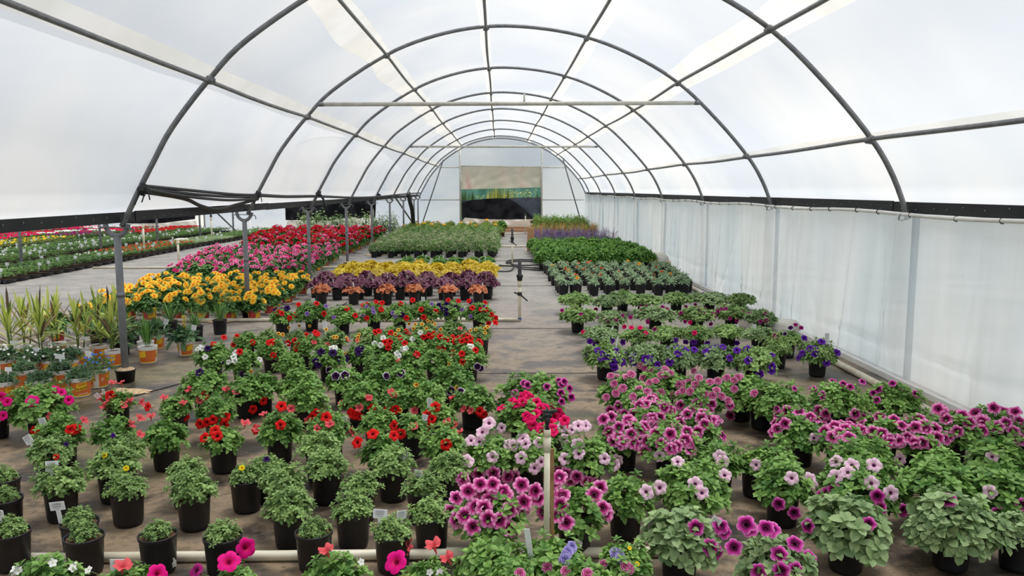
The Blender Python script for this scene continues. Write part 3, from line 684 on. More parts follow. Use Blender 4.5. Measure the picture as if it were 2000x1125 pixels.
# sprinkler risers
def riser(label, x, Y, h, head, stake=False, r=0.0125, strap=None):
    t = thing('sprinkler_riser', label, 'sprinkler', (x, Y, 0), 'white sprinkler risers')
    mb = MB().mat(PVC); mb.tube([(0, 0, 0.0), (0, 0, h)], r, 12)
    if h > 0.3: mb.tube([(0, 0, h - 0.10), (0, 0, h - 0.035)], r * 1.25, 12); mb.tube([(0, 0, h - 0.035), (0, 0, h)], r * 1.15, 12)
    link('riser_pipe', mb.mesh('riser_pipe'), t)
    if head == 'impact':
        mb = MB().mat(BLACKR); mb.tube([(0, 0, h), (0, 0, h + 0.035)], r * 0.8, 10)
        mb.tube([(0, 0, h + 0.03), (0, 0, h + 0.075)], [r * 0.9, r * 1.5], 12); mb.box((0, 0, h + 0.085), (0.05, 0.03, 0.03)); mb.tube([(-0.035, 0, h + 0.06), (0.0, 0, h + 0.075)], 0.008, 8)
        mb.box((0.005, 0, h + 0.108), (0.062, 0.022, 0.012)); mb.tube([(0.02, 0, h + 0.10), (0.055, -0.01, h + 0.115)], 0.011, 8); mb.tube([(0, 0, h + 0.1), (0, 0, h + 0.125)], 0.006, 8); mb.box((-0.04, 0.0, h + 0.06), (0.018, 0.016, 0.018))
        link('impact_head', mb.mesh('impact_head'), t, scale=(0.72, 0.72, 0.72), loc=(0, 0, h * 0.28))
    elif head == 'tall':
        mb = MB().mat(BLACKR); mb.tube([(0, 0, h - 0.02), (0, 0, h + 0.05), (0, 0, h + 0.06), (0, 0, h + 0.24)], [r * 1.7, r * 1.7, r * 1.25, r * 1.15], 12); mb.box((0, 0, h + 0.04), (r * 4, r * 3.6, 0.035)); link('nozzle', mb.mesh('nozzle'), t)
    elif head == 'spray':
        mb = MB().mat(BLACKR); mb.tube([(0, 0, h), (0, 0, h + 0.10)], r * 1.1, 10); mb.tube([(0, 0, h + 0.02), (0, 0, h + 0.05)], r * 1.7, 10); link('nozzle', mb.mesh('nozzle'), t)
    elif head == 'cap': pass
    if stake:
        mb = MB().mat(WOOD); mb.box((0.024, 0.010, (h - 0.09) / 2), (0.016, 0.012, h - 0.09), Matrix.Rotation(-0.006, 3, 'Y')); mb.smooth = False; link('wooden_stake', mb.mesh('wooden_stake'), t)
        mb = MB().mat(WOOD)
        for z in (0.10, 0.11, 0.125): mb.tube([(0.010 + 0.027 * math.cos(a), 0.004 + 0.02 * math.sin(a), z + 0.004 * math.sin(a)) for a in [2 * PI * k / 16 for k in range(16)]], 0.0018, 5, close=True)
        link('wire_tie', mb.mesh('wire_tie'), t)
    if strap:
        mb = MB().mat(BLACKR); mb.tube([(-0.07, 0, strap + 0.02), (-0.02, -0.02, strap), (0.03, -0.02, strap - 0.005)], 0.010, 6); mb.tube([(0.0, -0.02, strap), (0.10, -0.02, strap - 0.09)], [0.012, 0.008], 6); mb.tube([(0, 0, strap - 0.02), (0, 0, strap + 0.025)], r * 1.4, 10); link('strap', mb.mesh('strap'), t)
    return t
P = aty(1067, 838, 3.28); riser('near white sprinkler riser with black impact head and wooden stake', P.x + 0.004, 3.28, P.z, 'impact', True, 0.0132)
P = aty(1015, 545, 10.2); t = riser('aisle riser with tall black nozzle, rising from the pipe elbow', 0.27, 10.2, P.z, 'tall', False, 0.02, 0.36)
mb = MB().mat(BLUE); mb.tube([(0, 0, 0.03), (0, 0, 0.045)], 0.028, 12); link('blue_joint', mb.mesh('blue_joint'), t)
P = aty(999, 468, 17.6); riser('second aisle riser beyond the first, beside the black hose coil', 0.30, 17.6, P.z, 'tall', False, 0.02, 0.55)
P = aty(1026, 421, 30.4); riser('far white riser left of the two by the end wall', 1.02, 30.4, P.z, 'spray', False, 0.024)
P = aty(1033, 436, 27.5); riser('far white riser right of the two, behind the tan block', 1.13, 27.5, P.z, 'spray', False, 0.026)
P = aty(347, 468, 17.3); riser('white capped riser standing on the grey floor beside the pink flowers', P.x, 17.3, P.z, 'cap', False, 0.024)
for i, (u, v, Y, lab) in enumerate([(279, 438, 21.0, 'thin white riser rising among the trays left of the second gap'), (412, 424, 26.0, 'white riser with black head in the neighbouring bay below the band'), (659, 440, 27.8, 'white riser with black head behind the red flowers'), (723, 420, 29.5, 'taller white riser behind the last red flowers by the shrubs')]):
    P = aty(u, v, Y); riser(lab, P.x, Y, P.z, 'spray' if i else 'cap', False, 0.026)
# hose coil
mb = MB().mat(BLACKR)
pts = [(0.62 + 0.45 * math.cos(a) , 18.0 + 0.62 * math.sin(a), 0.02 + 0.006 * a) for a in [k * 0.35 for k in range(30)]]
mb.tube(pts, 0.016, 7)
mb.tube(crom([(-0.3, 16.6, 0.015), (0.2, 16.4, 0.02), (0.35, 17.3, 0.03), (0.5, 16.9, 0.02), (0.9, 16.6, 0.015), (1.25, 16.3, 0.015)], 8), 0.014, 7)
mb.tube(crom([(-0.1, 17.9, 0.015), (0.15, 17.3, 0.05), (0.6, 17.1, 0.03), (1.05, 16.9, 0.015)], 8), 0.014, 7)
tag(link('hose_coil', mb.mesh('hose_coil')), 'black hose coiled loosely on the aisle floor around the second riser', 'hose')
mb = MB().mat(TAN); mb.box((0, 0, 0.325), (0.19, 0.14, 0.65), Matrix.Rotation(0.02, 3, 'Y')); mb.smooth = False
tag(link('tan_block', mb.mesh('tan_block'), loc=(0.885, 22.0, 0.0)), 'upright tan block standing on the aisle edge by the purple salvia', 'block')
def bag(label, x, y, sx, sy, sz, seed):
    r = random.Random(seed); mb = MB().mat(BAG)
    def fn(u, v):
        a = 2 * PI * u; ph = PI * v; k = 1 + 0.06 * math.sin(3 * a + seed) + 0.05 * math.sin(5 * ph + 2 * a)
        c = math.sin(ph) ** 0.7
        return (sx * c * math.cos(a) * k, sy * c * math.sin(a) * k, sz * (0.5 - 0.5 * math.cos(ph)) if v > 0 else 0)
    mb.grid(fn, 32, 16); tag(link('white_bag', mb.mesh('white_bag'), loc=(x, y, 0.005), rot=(0, 0, 0.3)), label, 'bag', 'white weight bags')
bag('rounded white bag beside the gaillardia pots at the side curtain', 3.42, 16.9, 0.27, 0.3, 0.36, 1)
bag('lying white sandbag on the curtain edge behind the purple petunias', 3.40, 9.35, 0.24, 0.20, 0.15, 2)
P = at(358, 478); bag('crumpled white bag on the floor beside the plant trays', P.x - 0.05, P.y, 0.26, 0.22, 0.2, 5)

# ================================================================== plant kit
def pot_mesh(r=0.085, h=0.17, name='pot'):
    mb = MB().mat(POTB); b = r * 0.80
    mb.lathe([(0.0, 0.0), (b - 0.004, 0.0), (b, 0.004), (b + 0.003, 0.02), (r - 0.006, h - 0.02), (r - 0.003, h - 0.018), (r, h - 0.006), (r, h), (r - 0.003, h + 0.001), (r - 0.006, h - 0.002), (r - 0.010, h - 0.03)], 30)
    return mb.mesh(name)
def soil_mesh(r, h, seed=0):
    rr = random.Random(seed); mb = MB().mat(SOIL); n = 22; vs = [(0, 0, h - 0.010)]
    for k, f in enumerate((0.35, 0.7, 1.0)):
        for j in range(n):
            a = 2 * PI * j / n; vs.append((r * f * math.cos(a), r * f * math.sin(a), h - 0.016 + rr.uniform(-0.004, 0.004)))
    fs = [(0, 1 + j, 1 + (j + 1) % n) for j in range(n)]
    for k in range(2):
        for j in range(n): fs.append((1 + k * n + j, 1 + (k + 1) * n + j, 1 + (k + 1) * n + (j + 1) % n, 1 + k * n + (j + 1) % n))
    mb.add(vs, fs); return mb.mesh('soil')
POT = pot_mesh(); SOILM = soil_mesh(0.077, 0.17)
def text_mesh(body, size):
    cu = bpy.data.curves.new('txt', 'FONT'); cu.body = body; cu.size = size; cu.align_x = 'CENTER'; cu.align_y = 'CENTER'; cu.resolution_u = 3; cu.offset = size * 0.018
    o = bpy.data.objects.new('txt', cu); C.objects.link(o); dg = bpy.context.evaluated_depsgraph_get(); dg.update()
    me = bpy.data.meshes.new_from_object(o.evaluated_get(dg)); vs = [tuple(v.co) for v in me.vertices]; fs = [tuple(p.vertices) for p in me.polygons]
    bpy.data.objects.remove(o); bpy.data.meshes.remove(me); return vs, fs
TV = text_mesh('Vigoro', 0.036); TP = text_mesh('Perennial', 0.036)
def label_pot(r, h, kind='perennial', detail=True, faces=(0.0, 2.3, 4.2)):
    """white pot with a coloured printed sleeve; the main panel faces local -Y"""
    b = r * 0.83; rad = lambda z: b + (r - b) * z / h
    mb = MB().mat(POTW); n = 48
    mb.lathe([(0.0, 0.0), (b, 0.0)], n)
    zr = [0, 0.04 * h, 0.10 * h, 0.78 * h, 0.80 * h, h]
    for i in range(len(zr) - 1):
        for j in range(n):
            a0, a1 = 2 * PI * j / n, 2 * PI * (j + 1) / n; am = (a0 + a1) / 2
            band = kind == 'perennial' and (abs(((am - math.radians(15)) % (2 * PI)) - 0) < math.radians(32)) or (kind == 'perennial' and abs(am - math.radians(185)) < math.radians(16))
            if i == 1: mb.mat(POTY if kind == 'perennial' and not band else POTW)
            elif i == 2: mb.mat(POTW if band else (POTO if kind == 'perennial' else POTR))
            else: mb.mat(POTW)
            z0, z1 = zr[i], zr[i + 1]; r0, r1 = rad(z0), rad(z1)
            if i == 4: r0 += 0.003; r1 += 0.004
            mb.add([(r0 * math.cos(a0), r0 * math.sin(a0), z0), (r0 * math.cos(a1), r0 * math.sin(a1), z0), (r1 * math.cos(a1), r1 * math.sin(a1), z1), (r1 * math.cos(a0), r1 * math.sin(a0), z1)], [(0, 1, 2, 3)])
    mb.mat(POTW); mb.lathe([(rad(h) + 0.004, h), (rad(h) - 0.003, h + 0.001), (rad(h) - 0.008, h - 0.02)], n)
    body = mb.mesh('pot'); mb = MB()
    def wrapq(x, y, off, a_c): # flat label coords -> pot surface
        R_ = rad(y) + off; a = a_c - PI / 2 + x / R_; return (R_ * math.cos(a), R_ * math.sin(a), y)
    def panel_(cx, cy, w, hh, slant, off, a_c, mat):
        mb.mat(mat); k = 8; vs = []
        for v in (0, 1):
            for i in range(k + 1):
                x = cx + (i / k - 0.5) * w; y = cy + (v - 0.5) * hh + slant * (i / k - 0.5) * w; vs.append(wrapq(x, y, off, a_c))
        mb.add(vs, [(i, i + 1, k + 2 + i, k + 1 + i) for i in range(k)])
    for a_c in faces:
        if kind == 'perennial':
            panel_(0.004, h * 0.47, r * 1.0, h * 0.24, 0.16, 0.0012, a_c, TXT); panel_(0.004, h * 0.47, r * 0.96, h * 0.22, 0.16, 0.0020, a_c, POTY)
            panel_(0.008, h * 0.66, r * 0.86, h * 0.17, 0.16, 0.0024, a_c, POTY)
            if detail:
                for (vs, fs), cx, cy, col in ((TV, 0.008, h * 0.66, TXTR), (TP, 0.004, h * 0.46, TXT)):
                    sc = 0.66 if col is TXT else 0.62
                    sc *= r / 0.095
                    mb.mat(col); mb.add([wrapq(cx + x * sc, cy + y * sc + 0.16 * x * sc, 0.0032, a_c) for x, y, z in vs], fs)
                panel_(-r * 0.78, h * 0.52, r * 0.22, 0.004, 0, 0.0014, a_c, TXTW); panel_(-r * 0.78, h * 0.46, r * 0.22, 0.004, 0, 0.0014, a_c, TXTW); panel_(-r * 0.78, h * 0.40, r * 0.22, 0.004, 0, 0.0014, a_c, TXTW)
                panel_(0.02, h * 0.17, r * 0.8, 0.004, 0.05, 0.0014, a_c, TXTW)
        else:
            panel_(0.0, h * 0.46, r * 0.95, h * 0.42, 0.12, 0.0015, a_c, POTY); panel_(0, h * 0.50, r * 0.7, 0.010, 0.12, 0.0022, a_c, POTO)
    LABELS[body] = mb.mesh('label'); return body
LABELS = {}
POTV = label_pot(0.093, 0.16); POTV2 = label_pot(0.08, 0.15, detail=False); POTD = label_pot(0.085, 0.165, 'annual')
SOILV = soil_mesh(0.083, 0.16, 3); SOILV2 = soil_mesh(0.07, 0.15, 4)

def foliage(mats, seed, R, H, tips, per, L, W, z0=0.165, inner=0.35, droop=0.25, phimax=1.65, el=(0.15, 0.9), simple=False, stems=True, jit=0.16, wpos=0.45):
    r = random.Random(seed); mb = MB(); mats = mats if isinstance(mats, list) else [mats]; mb.mat(mats[0])
    O = Vector((0, 0, z0))
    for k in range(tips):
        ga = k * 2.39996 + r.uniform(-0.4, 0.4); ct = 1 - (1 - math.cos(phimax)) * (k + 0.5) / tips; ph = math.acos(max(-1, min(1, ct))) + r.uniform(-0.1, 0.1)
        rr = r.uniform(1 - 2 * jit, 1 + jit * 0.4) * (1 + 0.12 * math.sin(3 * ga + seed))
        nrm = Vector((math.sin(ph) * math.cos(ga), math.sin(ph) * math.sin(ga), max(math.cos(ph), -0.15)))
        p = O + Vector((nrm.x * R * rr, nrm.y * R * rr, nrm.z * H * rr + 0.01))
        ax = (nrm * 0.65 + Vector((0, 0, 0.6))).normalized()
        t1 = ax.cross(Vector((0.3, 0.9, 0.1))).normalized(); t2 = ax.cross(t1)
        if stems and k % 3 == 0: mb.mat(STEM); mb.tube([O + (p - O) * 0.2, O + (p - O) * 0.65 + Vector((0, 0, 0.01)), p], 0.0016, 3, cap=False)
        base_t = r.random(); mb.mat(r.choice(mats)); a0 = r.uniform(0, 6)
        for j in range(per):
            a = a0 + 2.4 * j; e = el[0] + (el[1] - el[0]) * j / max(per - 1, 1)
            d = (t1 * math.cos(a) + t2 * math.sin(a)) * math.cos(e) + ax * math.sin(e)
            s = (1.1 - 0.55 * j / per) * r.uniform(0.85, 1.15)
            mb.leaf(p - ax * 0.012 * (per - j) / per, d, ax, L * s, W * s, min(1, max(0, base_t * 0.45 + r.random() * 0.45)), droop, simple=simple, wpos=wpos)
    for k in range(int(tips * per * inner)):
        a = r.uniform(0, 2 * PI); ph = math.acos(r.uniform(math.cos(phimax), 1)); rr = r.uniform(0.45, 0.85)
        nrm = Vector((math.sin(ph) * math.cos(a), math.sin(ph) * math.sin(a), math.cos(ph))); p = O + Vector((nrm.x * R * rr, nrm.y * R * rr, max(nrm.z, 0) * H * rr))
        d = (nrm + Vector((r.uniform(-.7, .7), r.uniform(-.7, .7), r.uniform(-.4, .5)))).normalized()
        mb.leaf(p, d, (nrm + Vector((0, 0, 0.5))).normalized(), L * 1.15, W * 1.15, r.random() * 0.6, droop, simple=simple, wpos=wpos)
    return mb
V = {}
def variants(key, n, fn): V[key] = [fn(i).mesh('foliage') for i in range(n)]
# R and H recorded so plants can be scaled to measure
RH = dict(petB=(0.215, 0.18), greyB=(0.215, 0.17), cali=(0.145, 0.125), pet=(0.165, 0.15), grey=(0.165, 0.14), flat=(0.165, 0.085), cov=(0.17, 0.15))
variants('cali', 5, lambda i: foliage(LF['cali'], 10 + i, 0.145, 0.125, 84, 7, 0.034, 0.0165, phimax=1.6, jit=0.2))
variants('pet', 5, lambda i: foliage(LF['pet'], 30 + i, 0.165, 0.15, 70, 7, 0.048, 0.027, phimax=1.8))
variants('grey', 3, lambda i: foliage(LF['grey'], 50 + i, 0.165, 0.14, 60, 7, 0.056, 0.038, phimax=1.9, el=(0.05, 0.9)))
variants('petB', 4, lambda i: foliage(LF['pet'], 600 + i, 0.215, 0.18, 118, 7, 0.046, 0.026, phimax=1.8))
variants('greyB', 3, lambda i: foliage(LF['grey'], 620 + i, 0.215, 0.17, 110, 7, 0.05, 0.037, phimax=1.85, el=(0.05, 0.9)))
variants('flat', 4, lambda i: foliage(LF['grey' if i % 2 else 'cali'], 70 + i, 0.165, 0.085, 120, 7, 0.036, 0.019, phimax=1.75))
variants('gail', 4, lambda i: foliage(LF['gail'], 90 + i, 0.075, 0.05, 12, 5, 0.085, 0.022, z0=0.17, inner=0.2, phimax=1.2, el=(0.1, 0.9), stems=False))
variants('dense', 4, lambda i: foliage(LF['dense'], 110 + i, 0.15, 0.17, 60, 6, 0.075, 0.034, phimax=1.5, el=(0.1, 1.0)))
variants('dahl', 4, lambda i: foliage(LF['dahl'], 130 + i, 0.17, 0.19, 56, 6, 0.075, 0.042, z0=0.16, phimax=1.8, el=(0.0, 0.6)))
variants('dark', 3, lambda i: foliage(LF['dark'], 150 + i, 0.13, 0.12, 24, 12, 0.062, 0.014, z0=0.16, phimax=1.5, el=(0.0, 1.2)))
variants('cardoon', 2, lambda i: foliage(LF['dark'], 160 + i, 0.12, 0.10, 14, 4, 0.12, 0.05, z0=0.15, phimax=1.5, el=(0.0, 0.8), stems=False))
variants('blueb', 1, lambda i: foliage(LF['dahl'], 170 + i, 0.14, 0.13, 80, 8, 0.024, 0.007, z0=0.15, phimax=1.8))
def heuchera(mat, seed, R=0.15, H=0.16, n=46, spikes=0):
    n = int(n * 1.7)
    r = random.Random(seed); mb = MB().mat(LF[mat])
    for k in range(n):
        a = k * 2.4 + r.uniform(-.3, .3); rr = math.sqrt((k + 0.5) / n); p = Vector((R * rr * math.cos(a) + r.uniform(-.02, .02), R * rr * math.sin(a) + r.uniform(-.02, .02), 0.17 + H * (1 - 0.65 * rr ** 3) * r.uniform(0.6, 1.08)))
        nr = Vector((math.cos(a) * rr * 0.9 + r.uniform(-.6, .6), math.sin(a) * rr * 0.9 + r.uniform(-.7, .4), 0.8)).normalized(); t1 = nr.cross(Vector((r.random(), 1, 0))).normalized(); t2 = nr.cross(t1); s = r.uniform(0.028, 0.046); tn = r.random()
        vs = [p - nr * 0.006]; tones = [tn * 0.3]
        for j in range(14):
            q = 2 * PI * j / 14; w_ = s * (1.0 if j % 2 else 0.84) * (1 + 0.1 * math.sin(5 * q)); vs.append(p + t1 * w_ * math.cos(q) + t2 * w_ * math.sin(q) + nr * (0.006 * math.sin(q * 4 + tn * 6) - 0.3 * s * 0.4)); tones.append(min(1, 0.45 + 0.5 * tn))
        mb.add(vs, [(0, 1 + j, 1 + (j + 1) % 14) for j in range(14)], tones)
    for k in range(spikes):
        a = r.uniform(0, 6.28); b = Vector((0.06 * math.cos(a), 0.06 * math.sin(a), 0.22)); tpt = b + Vector((0.10 * math.cos(a), 0.10 * math.sin(a), r.uniform(0.06, 0.16)))
        mb.mat(STEM); mb.tube([b, tpt], 0.0014, 3, cap=False); mb.mat(FL['cream'])
        for q in range(16):
            pq = b.lerp(tpt, 0.35 + 0.65 * q / 16) + Vector((r.uniform(-.008, .008), r.uniform(-.008, .008), 0)); mb.leaf(pq, Vector((r.uniform(-1, 1), r.uniform(-1, 1), r.uniform(-.3, .6))), Vector((0, 0, 1)), 0.012, 0.008, r.random(), simple=True)
    return mb
variants('yelh', 3, lambda i: heuchera('yel', 200 + i, 0.15, 0.13)); variants('purh', 3, lambda i: heuchera('pur', 210 + i, 0.14, 0.13, 44, 3)); variants('carh', 2, lambda i: heuchera('car', 220 + i, 0.12, 0.10, 30, 3))
def blades(seed, n, h, w_, mats, spread=0.35, z0=0.15, droop=0.12, r0=0.02):
    r = random.Random(seed); mb = MB()
    for k in range(n):
        mb.mat(r.choice(mats)); a = r.uniform(0, 2 * PI); t = r.uniform(0.1, 1) * spread; L = h * r.uniform(0.55, 1)
        mb.leaf(Vector((r0 * math.cos(a), r0 * math.sin(a), z0)), Vector((math.cos(a) * t, math.sin(a) * t, 1)), Vector((-math.cos(a), -math.sin(a), 0.3)), L, w_, r.random(), -droop * t * 2 if False else droop * t)
    return mb
variants('canna', 4, lambda i: cannafol(i)) if False else None
def cannafol(i):
    r = random.Random(240 + i); mb = MB()
    for sidx in range(3):
        bx, by = r.uniform(-.03, .03), r.uniform(-.03, .03); lean = Vector((r.uniform(-.15, .15), r.uniform(-.1, .1), 1)).normalized(); hh = r.uniform(0.2, 0.3)
        mb.mat(STEM); b = Vector((bx, by, 0.14)); mb.tube([b, b + lean * hh], [0.006, 0.004], 6)
        for k in range(13):
            a = r.uniform(0, 2 * PI); t = k / 12; p = b + lean * hh * (0.15 + 0.85 * t); out = 1.0 - 0.8 * t
            mb.mat(LF['bladep'] if r.random() < 0.16 else LF['blade']); d = Vector((math.cos(a) * out, math.sin(a) * out * 0.7, 0.25 + 1.2 * t))
            mb.leaf(p, d, Vector((-math.cos(a), -math.sin(a), 0.6)), r.uniform(0.16, 0.34), 0.022, r.random(), 0.55 * (1 - t) * r.random(), 0.25)
    return mb
variants('canna', 4, cannafol)
variants('iris', 2, lambda i: blades(250 + i, 16, 0.36, 0.017, [LF['dense'], LF['dahl']], 0.32, 0.15, 0.2))
variants('grass', 3, lambda i: blades(260 + i, 60, 0.30, 0.007, [LF['dark'], LF['dense']], 0.75, 0.15, 0.35))
variants('rgrass', 2, lambda i: blades(270 + i, 70, 0.42, 0.009, [LF['bladep'], LF['blade'], LF['car']], 0.7, 0.15, 0.3))

# flowers; local +Z is the way the flower faces, origin where the limb joins the tube
def petunia_mesh(mat, back=None, R=1.0, wave=0.10, lobes=5, seed=0, throat=0.30, droopy=0.10):
    r = random.Random(seed); mb = MB().mat(FL[mat]); n = 30; vs = []; tone = []; vein = []
    rings = [(0.06, -0.42, 0.0), (0.16, -0.30, 0.10), (0.32, -0.08, 0.32), (0.6, 0.03, 0.62), (0.85, 0.02, 0.86), (1.0, -0.03, 1.0)]
    ph = [r.uniform(-0.1, 0.1) for _ in range(lobes)]
    for (rr, z, t) in rings:
        for j in range(n):
            a = 2 * PI * j / n; lob = abs(math.cos(lobes * a / 2)); k = 1 - 0.13 * (1 - lob ** 0.6) * rr ** 2 * 1.6 if rr > 0.5 else 1
            zz = z + wave * rr * rr * math.sin(lobes * a + ph[j * lobes // n] * 6) - droopy * rr ** 3 * lob + r.uniform(-.012, .012) * rr
            vs.append((R * rr * k * math.cos(a), R * rr * k * math.sin(a), R * zz)); tone.append(min(1, t)); vein.append(1.0 if j % 6 == 0 else (0.6 if j % 3 == 0 else 0.0))
    fs = [(i * n + j, i * n + (j + 1) % n, (i + 1) * n + (j + 1) % n, (i + 1) * n + j) for i in range(5) for j in range(n)]
    fs.append(tuple(range(n))[::-1]); mb.add(vs, fs, tone, vein)
    if back: mb.mat(FL[back])
    mb.tube([(0, 0, -0.10 * R), (0, 0, -0.5 * R), (0, 0, -1.15 * R)], [0.30 * R, 0.15 * R, 0.07 * R], 8, cap=False); 
    for q in range(len(mb.tone) - 24, len(mb.tone)): mb.tone[q] = 0.8
    return mb.mesh('flower')
def double_mesh(mat, R=1.0, seed=0):
    r = random.Random(seed); mb = MB().mat(FL[mat])
    for layer, (rr, tilt, cnt) in enumerate([(1.0, 0.15, 6), (0.78, 0.45, 6), (0.55, 0.8, 5), (0.32, 1.15, 4)]):
        for j in range(cnt):
            a = 2 * PI * j / cnt + layer * 0.5 + r.uniform(-.2, .2); d = Vector((math.cos(a) * math.cos(tilt), math.sin(a) * math.cos(tilt), math.sin(tilt))); side = Vector((-math.sin(a), math.cos(a), 0)); up = side.cross(d); 
            vs = []; tn = []
            for i, (t, w_) in enumerate([(0.05, 0.15), (0.5, 0.5), (0.85, 0.62), (1.0, 0.42)]):
                for s_ in (-1, -0.4, 0.4, 1): vs.append(d * (R * rr * t) + side * (R * rr * w_ * s_) - up * (R * 0.08 * math.sin(s_ * 4 + j * 2 + i)) ); tn.append(t if abs(s_) < 0.9 else min(1, t + 0.12))
            mb.add(vs, [(i * 4 + k, i * 4 + k + 1, i * 4 + k + 5, i * 4 + k + 4) for i in range(3) for k in range(3)], tn)
    return mb.mesh('flower')
def petals(mat, n, L, W, layers=((0.1, 1.0),), center=None, seed=0, cz=0.06, droop=0.1):
    r = random.Random(seed); mb = MB().mat(FL[mat])
    for li, (tilt, s) in enumerate(layers):
        for j in range(n):
            a = 2 * PI * (j + 0.5 * li) / n + r.uniform(-.08, .08); d = Vector((math.cos(a) * math.cos(tilt), math.sin(a) * math.cos(tilt), math.sin(tilt))); side = Vector((-math.sin(a), math.cos(a), 0)); up = d.cross(side)
            l_, w_ = L * s * r.uniform(0.92, 1.06), W * s; p = lambda t, q: tuple(d * (l_ * t) + side * (w_ * 0.5 * q) - Vector((0, 0, 1)) * (droop * l_ * t * t))
            mb.add([p(0.05, -0.4), p(0.05, 0.4), p(0.5, -1), p(0.5, 1), p(0.82, -0.75), p(0.82, 0.75), p(1, 0)], [(0, 1, 3, 2), (2, 3, 5, 4), (4, 5, 6)], [0.05, 0.05, 0.5, 0.5, 0.8, 0.8, 1.0])
    if center: mb.mat(center); mb.lathe([(0.0, cz), (L * 0.13, cz * 0.9), (L * 0.2, cz * 0.3), (L * 0.2, -0.02)], 10)
    return mb.mesh('flower')
FM = {}
def fl(key, *ms): FM[key] = list(ms)
fl('red', *[petunia_mesh('red', 'redback', 1, 0.10, seed=i) for i in range(3)])
fl('redb', *[petunia_mesh('redback', 'redback', 1, 0.16, seed=i + 5, droopy=-0.25) for i in range(2)])
for k in ('white', 'purple', 'violet', 'magenta', 'crim', 'veind', 'hotw', 'pico'): fl(k, *[petunia_mesh(k, None, 1, 0.10, seed=i) for i in range(2)])
fl('hot', *[petunia_mesh('hot', 'redback', 1, 0.04, seed=i, droopy=0.05) for i in range(2)])
fl('vein', *[petunia_mesh('vein', None, 1, 0.11, seed=i) for i in range(3)])
fl('pale', *[petunia_mesh('pale', None, 1, 0.11, seed=i) for i in range(3)])
fl('yr', petunia_mesh('yr', None, 1, 0.06)); fl('yellow', petunia_mesh('yellow', None, 1, 0.1))
fl('dbl', *[double_mesh('dbl', 1, i) for i in range(3)]); fl('dblv', *[double_mesh('dblv', 1, i) for i in range(2)]); fl('lav', double_mesh('lav', 1, 4))
DC = plain('flower_eye_orange', S(206, 60, 20), S(236, 120, 30), 0.9, 0.1, 200); DB = plain('flower_eye_brown', S(120, 50, 20), S(90, 40, 16), 0.9, 0.1, 200)
fl('dahlia', *[petals('dahlia', 13, 1, 0.34, ((0.05, 1.0), (0.35, 0.8), (0.8, 0.5)), DC, i, 0.3) for i in range(3)])
fl('pinkd', *[petals('pinkd', 10, 1, 0.5, ((0.1, 1.0), (0.5, 0.85), (0.95, 0.65), (1.3, 0.5)), None, i) for i in range(2)] + [petals('pinkd2', 10, 1, 0.5, ((0.1, 1.0), (0.5, 0.85), (1.0, 0.6)), None, 9)])
fl('gail', petals('gail', 12, 1, 0.45, ((0.1, 1), (0.3, 0.8)), DB, 1, 0.25)); fl('gaily', petals('gaily', 12, 1, 0.45, ((0.1, 1), (0.3, 0.8)), DC, 2, 0.25)); fl('gold', petals('gold', 13, 1, 0.4, ((0.1, 1), (0.3, 0.7)), DB, 3, 0.25))
fl('blue', petals('blue', 5, 1, 0.7, ((0.1, 1),), None, 4)); fl('tiny', petals('white', 5, 1, 0.8, ((0.2, 1),), None, 5))
FR = dict(red=0.035, redb=0.031, white=0.034, purple=0.036, violet=0.036, magenta=0.030, hot=0.044, hotw=0.036, crim=0.036, vein=0.042, veind=0.034, pale=0.038, pico=0.028, yr=0.018, yellow=0.016, dbl=0.030, dblv=0.026, lav=0.024, dahlia=0.044, pinkd=0.035, gail=0.030, gaily=0.030, gold=0.036, blue=0.010, tiny=0.009)

def tag_mesh(w_=0.045, h=0.055, stake=0.10, lines=True):
    mb = MB().mat(TAG); mb.box((0, 0, stake / 2), (0.012, 0.0015, stake)); mb.box((0, 0, stake + h / 2 - 0.002), (w_, 0.0015, h))
    if lines:
        mb.mat(GREY)
        for k, (wd, dz, hh) in enumerate([(0.5, 0.86, 0.02), (0.62, 0.74, 0.02), (0.6, 0.66, 0.02), (0.64, 0.50, 0.02), (0.56, 0.42, 0.02), (0.4, 0.24, 0.02)]):
            mb.box((-w_ * 0.04 * (k % 2), -0.0013, stake + h * dz), (w_ * wd, 0.0008, h * hh))
    mb.smooth = False; return mb.mesh('plant_tag')
TAGM = tag_mesh(0.040, 0.058); TAGS = tag_mesh(0.013, 0.05, 0.07, False); TAGB = tag_mesh(0.06, 0.05, 0.10, False)

# ================================================================== individually placed plants
ALL = []   # records for flower and tag assignment
class Plant: pass
rr_ = random.Random(11)
def plant(name, label, cat, pos, fol, R, H=None, group=None, pot=POT, soil=SOILM, potz=0.17, potscale=1.0, tilt=0.0, rz=None):
    """pos is the pot's place on the floor; R, H the reach and height of the foliage above the pot"""
    t = thing(name, label, cat, (pos[0], pos[1], 0.004), group)
    link('pot', pot, t, rot=(0, 0, rr_.uniform(0, 6) if rz is None else rz), scale=potscale); link('soil', soil, t, scale=potscale)
    if fol in ('pet', 'grey') and R > 0.185: fol += 'B'
    R0, H0 = RH.get(fol, (None, None)); m = rr_.choice(V[fol])
    if R0:
        if H is None: H = H0 * (0.5 + 0.5 * R / R0) if R > 0.12 else H0 * (0.2 + 0.7 * R / R0)
        sx = R / R0; sz = H / H0
        link('foliage', m, t, loc=(0, 0, 0.165 * (potscale - sz)), rot=(0, 0, rr_.uniform(0, 6.28)), scale=(sx, sx, sz))
    else:
        H = H or 0.15; link('foliage', m, t, rot=(0, 0, rr_.uniform(0, 6.28)), scale=(R, R, R)); R = 0.12
    p = Plant(); p.t = t; p.c = Vector((pos[0], pos[1], 0.17)); p.R = R; p.H = H; p.n = 0; ALL.append(p)
    return p
